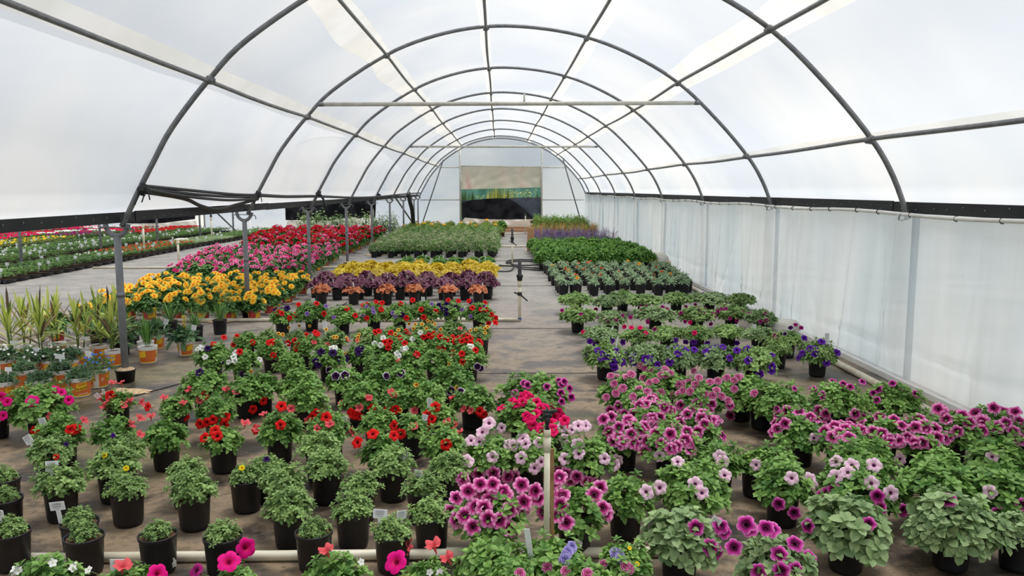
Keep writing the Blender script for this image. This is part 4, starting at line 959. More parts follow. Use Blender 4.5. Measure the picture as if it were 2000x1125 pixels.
def put_flower(p, kind, q, facing, size=None, roll=None):
    s = (size or FR[kind]) * rr_.uniform(0.92, 1.08)
    z = facing.normalized(); x = z.cross(Vector((rr_.uniform(-1, 1), rr_.uniform(-1, 1), 0.2))).normalized(); y = z.cross(x)
    M = Matrix((( x.x, y.x, z.x, q.x), (x.y, y.y, z.y, q.y), (x.z, y.z, z.z, q.z), (0, 0, 0, 1)))
    M = M @ Matrix.Scale(s, 4); M.translation = q - p.t.location
    link('flower', rr_.choice(FM[kind]), p.t, mtx=M)
    root = p.c + Vector(((q.x - p.c.x) * 0.45, (q.y - p.c.y) * 0.45, p.H * 0.35)); back = q - z * s * 1.1
    if (q - p.c).length > p.R * 1.12 + 0.015:
        mb = MB().mat(STEM); lo = p.t.location; mb.tube([tuple(root - lo), tuple(root.lerp(back, 0.55) + Vector((0, 0, 0.012)) - lo), tuple(back - lo)], 0.0016, 4, cap=False); link('flower_stem', mb.mesh('flower_stem'), p.t)
def scatter(p, kind, n, zmin=-0.1, cam=0.35, size=None, up=0.3, out=1.03):
    for k in range(n):
        for _ in range(30):
            a = rr_.uniform(0, 2 * PI); cz = rr_.uniform(zmin, 1); sr = math.sqrt(max(0, 1 - cz * cz)); nr = Vector((sr * math.cos(a), sr * math.sin(a), cz))
            if nr.y < 0.35 + cz: break
        q = p.c + Vector((nr.x * p.R, nr.y * p.R, nr.z * p.H)) * out
        view = (EYE - q).normalized(); put_flower(p, kind, q, nr * (1 - cam) + view * cam + Vector((rr_.uniform(-.3, .3), rr_.uniform(-.3, .3), up + rr_.uniform(-.2, .2))), size)
def hit(p, d):
    s = Vector((1 / p.R, 1 / p.R, 1 / p.H)); o = EYE - p.c; o = Vector((o.x * s.x, o.y * s.y, o.z * s.z)); e = Vector((d.x * s.x, d.y * s.y, d.z * s.z))
    A = e.dot(e); B = o.dot(e); Cc = o.dot(o) - 1.1; D = B * B - A * Cc
    if D < 0: return None
    t = (-B - math.sqrt(D)) / A; q = EYE + d * t
    return (t, q) if q.z > p.c.z - (0.09 if p.R > 0.12 else 0.0) else None
def flower_px(u, v, kind, size=None, cam=0.55):
    d = ray(u, v); best = None
    for p in ALL:
        h = hit(p, d)
        if h and (best is None or h[0] < best[0]): best = (h[0], h[1], p)
    if best is None:
        bp = min(ALL, key=lambda p: (pix(p.c + Vector((0, 0, p.H * .5)))[0] - u) ** 2 + (pix(p.c + Vector((0, 0, p.H * .5)))[1] - v) ** 2)
        q = aty(u, v, bp.c.y - bp.R * 0.3)
        if (q - bp.c).length > bp.R * 1.5 + 0.06: return
        best = (0, q, bp)
    _, q, p = best; p.n += 1
    nr = (q - p.c); nr = Vector((nr.x / p.R ** 2, nr.y / p.R ** 2, nr.z / p.H ** 2)).normalized(); view = (EYE - q).normalized()
    if kind == 'redb': view = Vector((rr_.uniform(-1, 1), -0.1, 0.7)); 
    put_flower(p, kind, q, nr * (1 - cam) + view * cam + Vector((rr_.uniform(-.22, .22), 0, rr_.uniform(-.15, .2))), size)
def tag_px(u, v, kind=None, size=1.0):
    bp = min(ALL, key=lambda p: (pix(p.c + Vector((0, 0, p.H * .6)))[0] - u) ** 2 + (pix(p.c + Vector((0, 0, p.H * .6)))[1] - v) ** 2)
    q = aty(u, v, bp.c.y); off = q - bp.c
    off.x = max(-0.075, min(0.075, off.x)); hgt = max(0.07, q.z - 0.17 - 0.0)
    ux = (q.x - bp.c.x - off.x); tl = math.atan2(ux, hgt)
    L = math.hypot(ux, hgt); m = kind or TAGM; full = 0.158 if m is TAGM else (0.12 if m is TAGS else 0.15); drop = full * size - L - 0.025 * size
    o = link('plant_tag', m, bp.t, loc=(off.x, rr_.uniform(-0.02, 0.02), 0.165 - max(0.0, drop) * 0 + 0.0), rot=(rr_.uniform(-0.15, 0.15), tl, rr_.uniform(-0.5, 0.5)), scale=(size, size, max(0.7, (L + 0.03) / full)))

def row(rowname, desc, items, kind, fol, name='potted_petunia', cat='potted plant', ox=0, oy=0, s=1.0, zc=0.24, H=None, tweak=None):
    """items: (x, y, width) of foliage in zoomed pixels; labelled by place in the row"""
    out = []; items = sorted(items, key=lambda i: i[0])
    for k, it in enumerate(items):
        u = ox + it[0] / s; v = oy + it[1] / s; P = at(u, v, zc); wpx = it[2] / s; d = pix(P)[2]; R = max(0.055, wpx * d / FPX / 2 - (0.014 if fol == 'cali' else 0.01))
        f = it[3] if len(it) > 3 else fol
        side = 'from the left' if k < len(items) / 2 else 'from the right'; o_ = ORD[k + 1] if k < len(items) / 2 else ORD[len(items) - k]
        where = ('leftmost' if k == 0 else 'rightmost' if k == len(items) - 1 else '%s %s' % (o_, side))
        lab = '%s, %s in the %s' % (desc if len(it) < 5 else it[4], where, rowname)
        p = plant(name, lab, cat, (P.x, P.y), f, R, H=H); p.kind = kind; out.append(p)
    return out
Z = dict(A=(0, 740, 2.922), B=(500, 740, 2.922), C=(1000, 740, 2.922), D=(1500, 740, 2.922), L=(0, 400, 2.96), M=(500, 400, 2.96), N=(1000, 400, 2.96))
def zz(key, lst):
    ox, oy, s = Z[key]; return [(ox + i[0] / s, oy + i[1] / s, i[2] / s) + tuple(i[3:]) for i in lst]
# --- bottom edge
row('bottom edge row', 'mixed green petunia', zz('A', [(250, 1110, 420), (720, 1105, 330), (1340, 1090, 300)]) + zz('B', [(450, 1090, 400), (960, 1075, 330)]), 'mix', 'pet', zc=0.25)
row('cluster below the near riser', 'leafy green trailing petunia', zz('C', [(-120, 985, 420), (230, 985, 420), (640, 960, 340), (0, 1130, 420), (420, 1120, 400)]), 'mix', 'pet', zc=0.26)
row('lower right row', 'silvery petunia with wine purple flowers', zz('C', [(960, 850, 440), (1500, 1000, 420)]) + zz('D', [(455, 800, 480), (1060, 790, 540), (1440, 790, 250)]), 'veind', 'grey', zc=0.24)
# --- front left pots
row('nearest pot row', 'small green calibrachoa mound', zz('A', [(60, 880, 215), (480, 905, 195), (900, 895, 200), (1270, 905, 230)]) + zz('B', [(330, 880, 205), (780, 890, 270)]), 'green', 'cali', 'potted_calibrachoa', zc=0.165)
row('pair at the left edge', 'compact green calibrachoa', zz('A', [(450, 770, 210), (20, 640, 180)]), 'green', 'cali', 'potted_calibrachoa', zc=0.21)
row('second pot row', 'spreading green calibrachoa', zz('A', [(340, 550, 330), (720, 570, 270), (1100, 590, 310)]) + zz('B', [(190, 680, 330), (550, 680, 280), (1000, 700, 280)]), 'green', 'cali', 'potted_calibrachoa', zc=0.24)
row('third pot row', 'round green calibrachoa', zz('A', [(10, 500, 180), (640, 455, 330), (1060, 480, 260), (1400, 500, 220)]) + zz('B', [(150, 540, 300), (590, 560, 270), (950, 560, 260)]), 'green', 'cali', 'potted_calibrachoa', zc=0.24)
row('fourth pot row', 'bushy green calibrachoa', zz('A', [(290, 370, 300), (690, 370, 300)]) + zz('B', [(60, 440, 220), (400, 450, 290), (780, 440, 290), (1100, 460, 290), (360, 345, 280)]), 'green', 'cali', 'potted_calibrachoa', zc=0.25)
# --- red petunias
row('front row of red petunias', 'red flowering petunia', zz('A', [(350, 260, 260), (650, 255, 250), (940, 280, 260), (1270, 290, 240)]) + zz('B', [(130, 240, 270), (420, 235, 270), (720, 360, 260), (1070, 320, 280)]), 'red', 'pet', zc=0.26)
row('back row of red petunias', 'red budded petunia', zz('A', [(665, 80, 190), (1000, 110, 200), (1235, 140, 230)]) + zz('B', [(690, 190, 220), (880, 220, 220), (1040, 180, 230)]), 'red', 'pet', zc=0.26)
row('pair beside the labelled pots', 'hot pink flowering petunia', zz('A', [(220, 140, 400), (-30, 150, 150)]), 'hotw', 'pet', zc=0.23)
# --- pale and veined pinks in the middle
PL = row('trio behind the near riser', 'pale pink flowering petunia', zz('B', [(1330, 360, 320)]) + zz('C', [(110, 350, 330), (430, 370, 330)]), 'pale', 'pet', zc=0.28)
VN = row('pair flanking the near riser', 'magenta veined pink petunia', zz('B', [(1330, 690, 440)]) + zz('C', [(360, 670, 400)]), 'vein', 'pet', zc=0.28)
CR = row('pair behind the riser head', 'crimson pink petunia', zz('C', [(60, 165, 330), (230, 240, 200)]), 'crim', 'pet', zc=0.27)
WN = row('spot left of the aisle', 'wine and pink flowering petunia', zz('C', [(130, 60, 430)]), 'veind', 'pet', zc=0.26)
V2 = row('dense patch right of the aisle', 'veined pink petunia', zz('C', [(640, 260, 330), (800, 150, 300), (900, 300, 330), (1060, 210, 300)]), 'vein', 'pet', zc=0.28)
P2 = row('right pale pink row', 'petunia with pale pink flowers', zz('C', [(650, 600, 330), (1030, 560, 470), (1180, 400, 300)]) + zz('D', [(90, 540, 360), (520, 560, 500), (980, 560, 440), (1330, 560, 420)]), 'pale', 'pet', zc=0.27)
P3 = row('row behind the pale pinks', 'leafy petunia with few flowers', zz('D', [(50, 420, 300), (520, 395, 380), (980, 470, 360), (1330, 400, 380)]) + zz('C', [(1400, 400, 250)]), 'green', 'pet', zc=0.27)
V3 = row('veined row by the side curtain', 'veined pink flowering petunia', zz('D', [(190, 240, 340), (420, 290, 300), (660, 260, 330), (860, 270, 320), (1060, 230, 330), (1290, 220, 340), (1440, 240, 200)]), 'vein', 'pet', zc=0.28)
D2 = row('trio before the side curtain', 'petunia with double wine flowers', zz('D', [(60, 90, 370), (390, 80, 330), (710, 80, 330)]), 'veind', 'pet', zc=0.27)
D1 = row('double petunia mass', 'magenta and white double petunia', zz('N', [(640, 1040, 300), (880, 1000, 300), (1100, 1070, 330), (1330, 1040, 330), (760, 1110, 300), (1450, 1080, 200)]), 'dbl', 'pet', zc=0.27)
W1 = row('row of violet petunias', 'green petunia with violet flowers', zz('N', [(540, 850, 270), (770, 850, 260), (960, 860, 260), (1180, 860, 260), (1400, 870, 300)]) + [(1598, 682, 78)], 'violet', 'flat', zc=0.25, H=0.14)
G1 = row('row behind the violets', 'flat green petunia', zz('N', [(510, 730, 230), (730, 735, 220), (900, 725, 200), (1070, 725, 200), (1250, 715, 190), (1430, 730, 200)]) + [(1538, 655, 60), (1520, 672, 60)], 'mixr', 'flat', zc=0.23, H=0.095)
M1 = row('magenta purple row', 'flat petunia with magenta purple flowers', zz('N', [(380, 625, 230), (580, 645, 180), (830, 620, 260), (1070, 620, 230), (1270, 610, 230), (1440, 640, 190)]), 'magenta', 'flat', zc=0.23, H=0.115)
G2 = row('row behind the magenta purples', 'flat green budding petunia', zz('N', [(370, 535, 220), (550, 545, 180), (760, 540, 220), (950, 530, 190), (1140, 530, 230), (1320, 535, 180), (640, 520, 160)]), 'green', 'flat', zc=0.23, H=0.105)
# --- the centre bed
CA = row('row before the caramels', 'petunia with red and purple flowers', zz('M', [(150, 630, 150), (320, 610, 210), (500, 625, 190), (680, 610, 190), (830, 610, 190), (980, 600, 190), (1130, 595, 190), (1290, 610, 190)]), 'rp', 'pet', zc=0.25)
CB = row('calibrachoa row', 'calibrachoa with yellow red-eyed flowers', zz('M', [(70, 745, 170), (240, 750, 170), (450, 755, 190), (640, 740, 190), (800, 730, 190), (970, 710, 190), (1140, 700, 190), (1300, 725, 150)]), 'yr', 'cali', 'potted_calibrachoa', zc=0.25)
CC = row('scarlet centre bed row', 'petunia with scarlet flowers', zz('M', [(90, 815, 190), (310, 795, 190), (740, 800, 200), (900, 800, 200), (1080, 790, 200), (1220, 790, 180)]), 'redc', 'pet', zc=0.25)
CD = row('mixed colour row', 'green petunia with scattered flowers', zz('M', [(195, 885, 180), (420, 860, 210), (600, 840, 180), (735, 900, 210), (890, 850, 200), (1040, 880, 200), (1230, 860, 220)]) + zz('L', [(1230, 850, 230), (1400, 880, 210), (1420, 770, 170)]), 'mixc', 'pet', zc=0.25)
CE = row('front leafy row of the centre bed', 'leafy green petunia', zz('M', [(30, 1020, 220), (260, 1010, 260), (510, 985, 230), (690, 1000, 220), (860, 970, 250), (1140, 980, 260)]) + zz('L', [(1180, 1020, 300), (1420, 1040, 240)]), 'mixe', 'pet', zc=0.25)
CF = row('lowest row of the centre bed', 'broad green petunia', zz('M', [(290, 1090, 260), (600, 1090, 240), (820, 1080, 230), (980, 1070, 240), (1250, 1090, 260)]), 'green', 'pet', zc=0.25)

# --- flowers read off the photograph, each set on the plant it belongs to
def fpx(key, kind, pts, size=None, cam=0.55):
    ox, oy, s = Z[key]
    for (x, y) in pts: flower_px(ox + x / s, oy + y / s, kind, size, cam)
fpx('A', 'hotw', [(185, 125)], 0.042); fpx('A', 'hot', [(315, 60), (350, 75), (395, 120), (10, 100), (15, 210), (40, 130)], 0.034)
fpx('A', 'hot', [(1305, 1040), (1405, 965)], 0.048); fpx('A', 'hot', [(900, 1110)], 0.04); fpx('A', 'redb', [(1035, 1065), (905, 1020), (700, 1065)], 0.035); fpx('A', 'magenta', [(1115, 1095)], 0.03)
fpx('A', 'red', [(655, 185), (630, 92), (200, 295), (405, 290), (435, 285), (840, 160), (1055, 215), (1180, 250), (1280, 262), (1225, 295), (1240, 325), (1285, 215), (1165, 335), (1140, 258), (1215, 235), (1165, 95), (1445, 175), (1457, 290)])
fpx('A', 'redb', [(570, 112), (590, 155), (740, 122), (705, 150), (640, 20), (690, 20), (615, 120), (860, 210), (800, 222), (800, 315), (810, 135), (935, 105), (1045, 135), (1140, 120), (1075, 60), (1350, 72), (1290, 57), (1400, 250), (290, 215), (480, 235), (750, 258)])
fpx('A', 'red', [(320, 445)], 0.02); fpx('A', 'yellow', [(595, 435), (720, 510), (910, 945), (1380, 508)]); fpx('A', 'purple', [(378, 372), (222, 520)], 0.015); fpx('A', 'violet', [(645, 322)], 0.014)
fpx('A', 'tiny', [(90, 1085), (105, 1095), (80, 1100), (480, 1050), (500, 1060), (515, 1075), (430, 1070), (940, 1050), (985, 1040), (990, 1060), (415, 1080), (505, 1090), (300, 1050)], 0.017)
fpx('B', 'red', [(145, 155), (140, 262), (45, 125), (345, 195), (400, 218), (325, 215), (545, 195), (560, 205), (590, 215), (662, 170), (752, 182), (795, 175), (665, 312), (785, 268), (790, 322), (825, 315), (990, 282), (1000, 230), (980, 205), (1025, 158), (1085, 375), (930, 360), (920, 370), (575, 362), (1275, 185), (1300, 205)])
fpx('B', 'redb', [(40, 200), (200, 170), (295, 235), (420, 258), (350, 285), (385, 185), (485, 140), (590, 165), (545, 300), (645, 110), (785, 90), (905, 180), (1090, 240), (1130, 265), (1120, 105), (1185, 170), (1225, 180), (1160, 300), (10, 285), (900, 272)])
fpx('B', 'pico', [(915, 35), (1148, 50)], 0.0) if False else None
fpx('B', 'yr', [(915, 35), (1148, 50), (820, 180)], 0.02); fpx('B', 'purple', [(60, 458)], 0.018); fpx('B', 'pico', [(390, 105), (150, 125)], 0.026)
fpx('B', 'hot', [(795, 1043)], 0.05); fpx('B', 'redb', [(870, 945), (845, 965), (1010, 945), (1090, 1020), (400, 975)], 0.034); fpx('B', 'tiny', [(1050, 1100), (1045, 1110), (990, 1105), (600, 1045)], 0.014)
fpx('B', 'pale', [(1275, 355), (1225, 350), (1400, 280), (1350, 445), (1445, 375), (1330, 250), (1290, 300), (1210, 465)])
fpx('B', 'vein', [(1145, 680), (1145, 805), (1190, 780), (1250, 730), (1300, 735), (1325, 800), (1240, 570), (1355, 540), (1290, 650), (1190, 590), (1445, 750), (1350, 600), (1400, 590), (1280, 600), (1410, 640), (1330, 690), (1110, 760), (1390, 810), (1210, 640), (1440, 560), (1180, 570), (1270, 545)])
fpx('C', 'vein', [(55, 605), (70, 700), (60, 730), (275, 718), (330, 580), (270, 560), (260, 530), (310, 545), (430, 590), (460, 600), (500, 620), (520, 735), (180, 760), (150, 680), (540, 750), (15, 560), (370, 560), (470, 660), (240, 590), (130, 640), (10, 740)])
fpx('C', 'pale', [(380, 425), (375, 370), (300, 455), (530, 455), (600, 465), (285, 275), (300, 345), (155, 365), (130, 510), (50, 450), (65, 340), (345, 290), (380, 265), (170, 475), (75, 370), (5, 380), (420, 265), (840, 620), (770, 645), (1045, 598), (1085, 650), (1215, 548), (1200, 470), (945, 470), (1185, 440), (1390, 490), (590, 490), (840, 440)])
fpx('C', 'crim', [(85, 215), (120, 270), (100, 105), (140, 130), (165, 165), (265, 190), (285, 215), (250, 235), (20, 140), (60, 130), (80, 90), (240, 215), (190, 165), (300, 235), (215, 165), (0, 130), (110, 300), (60, 100)])
fpx('C', 'veind', [(15, 80), (200, 45), (285, 30), (280, 80), (300, 15), (330, 55), (285, 130), (70, 25), (90, 35), (270, 10), (340, 105)], 0.032)
fpx('C', 'veind', [(1050, 848), (1130, 960), (1265, 960), (1335, 830), (1355, 855), (1190, 840), (1165, 985), (1405, 1100), (1450, 850), (1210, 870)], 0.037)
fpx('D', 'veind', [(640, 735), (575, 825), (340, 650), (310, 665), (375, 630), (625, 670), (1315, 765), (775, 750), (60, 715), (150, 765), (225, 840), (155, 938), (65, 1000), (160, 1090), (75, 1095), (20, 860), (235, 1020), (1450, 720), (1030, 690)], 0.035)
fpx('D', 'pale', [(385, 468), (480, 490), (605, 490), (455, 530), (385, 555), (590, 595), (705, 652), (135, 565), (255, 590), (755, 460), (1280, 445), (1265, 645), (265, 340), (240, 570)])
fpx('D', 'vein', [(95, 255), (50, 285), (240, 215), (110, 185), (180, 180), (310, 235), (540, 225), (635, 215), (765, 265), (720, 230), (860, 225), (890, 265), (840, 275), (950, 285), (1020, 230), (1110, 205), (1150, 250), (1080, 300), (1225, 295), (1290, 165), (1310, 275), (1360, 250), (1410, 185), (1435, 240), (1400, 300), (1440, 345), (970, 335), (945, 380), (835, 365), (880, 365), (795, 335), (755, 360), (700, 365), (380, 270), (440, 285), (370, 330), (410, 310), (480, 240), (500, 200), (330, 200), (290, 180), (650, 310), (690, 345), (520, 290), (600, 300), (320, 300), (345, 255), (1440, 160), (970, 170), (990, 180), (1220, 240), (1340, 180), (60, 210), (460, 330)])
fpx('D', 'veind', [(310, 88), (255, 60), (600, 80), (630, 60), (620, 120), (845, 85), (710, 25), (430, 28), (370, 12), (540, 15), (470, 45)], 0.030)
fpx('C', 'vein', [(605, 155), (665, 235), (610, 275), (680, 315), (525, 280), (850, 370), (905, 315), (820, 310), (845, 220), (895, 165), (790, 115), (805, 265), (1055, 140), (765, 355), (755, 415), (580, 355), (700, 370), (565, 215), (690, 200), (800, 225), (910, 400), (940, 385), (1000, 200), (1015, 180), (870, 165), (1245, 210), (1245, 150), (960, 150), (1100, 260), (1080, 225), (1060, 300), (1140, 145), (560, 180), (520, 230), (1000, 300), (955, 250), (700, 260), (740, 290), (1050, 340), (990, 350), (1120, 180), (1090, 200), (760, 270), (725, 150), (550, 300), (640, 200), (1160, 240)])
fpx('N', 'dbl', [(665, 1000), (690, 980), (740, 930), (765, 945), (800, 955), (600, 1090), (590, 1035), (755, 1000), (795, 1030), (860, 985), (915, 975), (1050, 960), (1080, 1000), (1145, 1025), (1190, 1020), (1305, 1000), (1285, 1015), (985, 1075), (1030, 1080), (935, 1100), (860, 1085), (1285, 1065), (1115, 1095), (780, 1080), (965, 1040), (570, 990), (640, 1060), (700, 1110), (820, 1110), (1160, 1105), (1240, 1000), (1400, 1090), (1060, 1040), (985, 1035)])
fpx('N', 'violet', [(480, 810), (495, 840), (545, 880), (585, 910), (640, 910), (705, 910), (770, 890), (840, 925), (910, 910), (960, 860), (1000, 840), (1055, 835), (1005, 795), (580, 785), (640, 795), (605, 845), (1220, 820), (1300, 800), (1360, 830), (1365, 900), (1260, 885), (945, 785), (1130, 800), (795, 890), (450, 790), (1050, 795), (530, 860), (1300, 840), (1165, 830)])
flower_px(1605, 667, 'violet'); flower_px(1582, 681, 'violet'); flower_px(1592, 692, 'violet'); flower_px(1567, 690, 'violet'); flower_px(1635, 688, 'violet'); flower_px(1571, 660, 'violet')
fpx('N', 'magenta', [(290, 610), (360, 590), (485, 605), (600, 670), (685, 650), (745, 590), (775, 590), (890, 600), (930, 630), (905, 610), (975, 625), (1105, 620), (1160, 630), (1060, 578), (1215, 605), (1235, 600), (1330, 620), (1190, 615), (1370, 628), (1470, 630), (1085, 600), (1005, 590), (870, 590), (640, 640), (1470, 670), (1300, 670), (825, 720), (1150, 690), (1000, 675), (785, 680)], 0.028)
fpx('N', 'crim', [(410, 735), (650, 705), (690, 708), (775, 740), (1055, 740), (740, 710), (1030, 680)], 0.028); fpx('N', 'dblv', [(1105, 512)], 0.026)
flower_px(1544, 640, 'pico', 0.03); flower_px(1554, 634, 'magenta', 0.026); flower_px(1533, 652, 'pico'); flower_px(1515, 655, 'magenta', 0.03); flower_px(1565, 640, 'magenta', 0.026); flower_px(1517, 663, 'magenta', 0.026)
fpx('M', 'red', [(125, 620), (150, 628), (195, 655), (225, 635), (395, 630), (350, 570), (575, 640), (620, 580), (640, 575), (640, 655), (695, 560), (730, 565), (720, 575), (725, 605), (835, 570), (870, 655), (970, 650), (955, 605), (1040, 615), (905, 550), (1110, 550), (1170, 555), (1325, 565), (1250, 595), (1330, 605), (1360, 635), (1380, 660), (1345, 685), (1385, 680), (1300, 605), (1230, 555), (1385, 655), (525, 600), (245, 575)])
fpx('M', 'purple', [(180, 597), (110, 607), (845, 637), (1055, 580), (1100, 575), (1105, 600), (1100, 630), (1145, 580), (1165, 580), (1240, 560), (375, 850), (445, 855), (490, 890), (345, 905), (360, 925), (590, 840), (605, 830), (595, 855), (1080, 600), (520, 890)])
fpx('M', 'dblv', [(295, 630), (405, 585), (675, 600), (680, 620), (640, 590), (790, 625), (810, 640), (800, 650), (1015, 575), (1190, 608), (1240, 645), (450, 650), (620, 635), (1320, 585)])
fpx('M', 'yr', [(485 - 20, 765), (450, 765), (405, 720), (525, 770), (595, 750), (590, 765), (805, 748), (823, 722), (870, 725), (910, 715), (885, 688), (920, 690), (985, 715), (1035, 690), (1068, 720), (1240, 725), (1272, 720), (1325, 740), (1325, 715), (1000, 675), (925, 1040), (1160, 1058), (1118, 922), (1020, 680), (1300, 700), (960, 690), (990, 670), (585, 780), (1340, 705), (130, 745), (155, 750), (190, 710), (250, 700), (310, 700)], 0.022)
fpx('M', 'red', [(85, 800), (75, 795), (95, 790), (185, 800), (225, 785), (230, 830), (290, 752), (345, 738), (355, 745), (240, 810), (690, 735), (710, 730), (780, 740), (745, 795), (775, 790), (765, 825), (860, 800), (835, 770), (890, 755), (1000, 755), (1030, 745), (1065, 760), (1015, 765), (1100, 780), (1080, 830), (1140, 765), (1190, 790), (1225, 755), (1240, 770), (1200, 760), (1140, 855), (1190, 860), (1270, 840), (1195, 910), (1240, 800), (1165, 770), (1290, 790), (930, 865), (520, 865), (100, 870), (1060, 835), (870, 730), (970, 765), (1300, 800), (1150, 790), (1215, 780)], 0.033)
fpx('M', 'redb', [(120, 790), (410, 810), (335, 795), (590, 785), (930, 870), (1180, 715), (530, 780), (820, 900), (650, 1115), (795, 1095), (780, 1080), (1135, 1110), (1210, 740)], 0.03)
fpx('M', 'white', [(22, 895), (185, 815), (455, 828), (720, 812), (850, 835), (905, 775), (825, 875), (815, 860), (1235, 815), (1245, 820), (685, 803), (735, 770), (440, 830), (330, 860), (950, 740), (865, 830)], 0.030)
fpx('M', 'pico', [(515, 985), (460, 990), (838, 973), (755, 990), (425, 955), (1280, 935), (1300, 945), (1125, 1075), (1180, 1080)], 0.036)
fpx('L', 'red', [(1235, 805), (1370, 760), (1350, 808), (1385, 850), (1295, 765), (1460, 795)], 0.03); fpx('L', 'white', [(1350, 880), (1355, 900), (1360, 855), (1155, 825), (1140, 835), (1170, 830), (1320, 910), (1185, 880)], 0.028); fpx('L', 'purple', [(1155, 968), (1395, 985), (1300, 905), (1200, 830)], 0.032); fpx('L', 'yr', [(1450, 965)], 0.02)
fpx('C', 'lav', [(320, 985), (305, 1010), (340, 960), (300, 1030), (610, 1000), (590, 995), (620, 1020)], 0.022); fpx('C', 'white', [(372, 945)], 0.024); fpx('C', 'dbl', [(200, 1075), (305, 1098), (45, 1112), (520, 1060), (670, 1085), (430, 1112), (650, 1070)], 0.020); fpx('C', 'yellow', [(672, 965), (715, 1055), (195, 855), (235, 870)], 0.010)
# --- tags
for key, kind, pts in [('A', TAGM, [(255, 240, 1.1), (155, 350, 1.1), (585, 330, 1.1), (940, 425, 0.8), (295, 500, 1.3), (345, 730, 1.4), (10, 800, 1.0), (665, 1080, 1.3), (565, 150, 0.7), (600, 75, 0.6)]), ('B', TAGM, [(845, 500, 1.0), (705, 835, 1.4), (935, 650, 0.9), (1020, 400, 0.7), (958, 300, 0.8), (500, 345, 0.9), (995, 130, 0.8), (830, 970, 0.9)]),
                       ('C', TAGS, [(90, 880, 1.5), (735, 235, 1.0), (315, 70, 0.9)]), ('D', TAGM, [(120, 940, 1.4)]), ('C', TAGM, [(1150, 800, 0.9)]),
                       ('M', TAGM, [(325, 550, 1.0), (395, 690, 0.9), (510, 645, 1.3), (1225, 700, 0.8), (965, 545, 1.0)]), ('M', TAGS, [(112, 885, 1.2), (645, 640, 1.3), (735, 770, 0.9), (1100, 820, 0.9), (215, 735, 1.0), (200, 1065, 0.8)]),
                       ('N', TAGM, [(770, 595, 0.9), (635, 665, 1.1), (605, 510, 1.0), (1295, 715, 1.1), (725, 845, 1.0), (425, 590, 0.7), (1400, 705, 0.8)]), ('N', TAGS, [(580, 720, 1.2), (515, 560, 0.9), (608, 780, 0.9), (680, 1040, 0.8)])]:
    ox, oy, s = Z[key]
    for (x, y, sz) in pts: tag_px(ox + x / s, oy + y / s, kind, sz * 1.2)
tag_px(1615, 655, TAGM, 1.0)
# dense masses get extra blooms of their own kind
for p in V2: scatter(p, 'vein', 10)
for p in V3: scatter(p, 'vein', 8, zmin=0.2)
for p in VN: scatter(p, 'vein', 7, zmin=0.2)
for p in CR: scatter(p, 'crim', 7, zmin=0.3)
for p in D1: scatter(p, 'dbl', 7)
for p in D2: scatter(p, 'veind', 3, size=0.024)
for p in M1: scatter(p, 'magenta', 3, size=0.026)
for p in W1: scatter(p, 'violet', 5, zmin=-0.3)

# ================================================================== labelled pots at the left
def vig(label, u, v, fol, cat='potted plant', name='potted_perennial', big=True, rz=0.0, sc=1.0, z=0.16, tilt=0.0, fs=1.0):
    """u, v: centre of the pot rim in the photograph"""
    P = at(u, v, z * sc); t = thing(name, label, cat, (P.x, P.y, 0.004), 'white and orange labelled pots', 0.0)
    face = math.atan2(-P.x, P.y)   # turn the main panel to the aisle side, then by rz
    pm = POTV if big else POTV2; po = link('pot', pm, t, rot=(0, tilt, face + rz), scale=sc); link('label', LABELS[pm], po); link('soil', SOILV if big else SOILV2, t, rot=(0, tilt, 0), scale=sc)
    if fol: link('foliage', rr_.choice(V[fol]), t, rot=(0, 0, rr_.uniform(0, 6.28)), scale=fs)
    p = Plant(); p.t = t; p.c = Vector((P.x, P.y, 0.17)); p.R = 0.14 * fs; p.H = 0.13 * fs; p.n = 0; ALL.append(p); return p
def Lz(x, y): return x / 2.96, 400 + y / 2.96
vv = []
vv.append(vig('orange labelled pot with dark rosettes, its yellow label facing the camera', 153.5, 736, 'dark', rz=0.12, fs=0.8))
vv.append(vig('orange labelled pot with dark rosettes, second of the nearest pots', 78, 742, 'dark', rz=-0.55, tilt=-0.08, fs=0.8))
vv.append(vig('orange labelled pot cut by the left edge, nearest row', 4, 745, 'dark', rz=0.55, fs=0.8))
vv.append(vig('dark rosette plant in a labelled pot behind the second nearest pot', 47, 722, 'dark', rz=-1.2, fs=0.8))
vv.append(vig('dark rosette plant in a labelled pot behind the yellow-labelled one', 118, 722, 'dark', rz=-0.9, fs=0.8))
BL = vig('white sided labelled pot overflowing with small blue flowers', 190, 720, 'blueb', rz=1.25); vv.append(BL)
vv.append(vig('labelled pot with few upright green blades, standing alone on the wet cloth', 288, 674, 'iris', rz=-0.8, big=False, sc=1.1))
vv.append(vig('second bladed pot right behind the lone one', 284, 665, 'iris', rz=1.0, big=False, sc=1.0, fs=0.8))
c1 = vig('broad-leaved grey green plant in an orange pot right of the lone pot', 361, 664, 'cardoon', rz=0.6, big=False); vv.append(c1)
c2 = vig('broad-leaved grey green plant just left of the other broad one', 305, 652, 'cardoon', rz=0.3, big=False); vv.append(c2)
cn = [(20, 690, 'leftmost tall bladed plant at the picture edge'), (78, 688, 'tall purple and green bladed plant, second from the left'), (155, 680, 'tallest green bladed plant in a white pot'), (222, 682, 'tall bladed plant just behind the nearest grey post'), (192, 672, 'ragged bladed plant between the tallest one and the grey post'), (50, 672, 'bladed plant half hidden in the second row at left'), (112, 668, 'bladed plant half hidden behind the tall ones at left'), (236, 660, 'thin bladed plant behind the nearest grey post')]
for u, v, l in cn: vv.append(vig(l, u, v, 'canna', rz=rr_.uniform(-1, 1), big=False, fs=1.12))
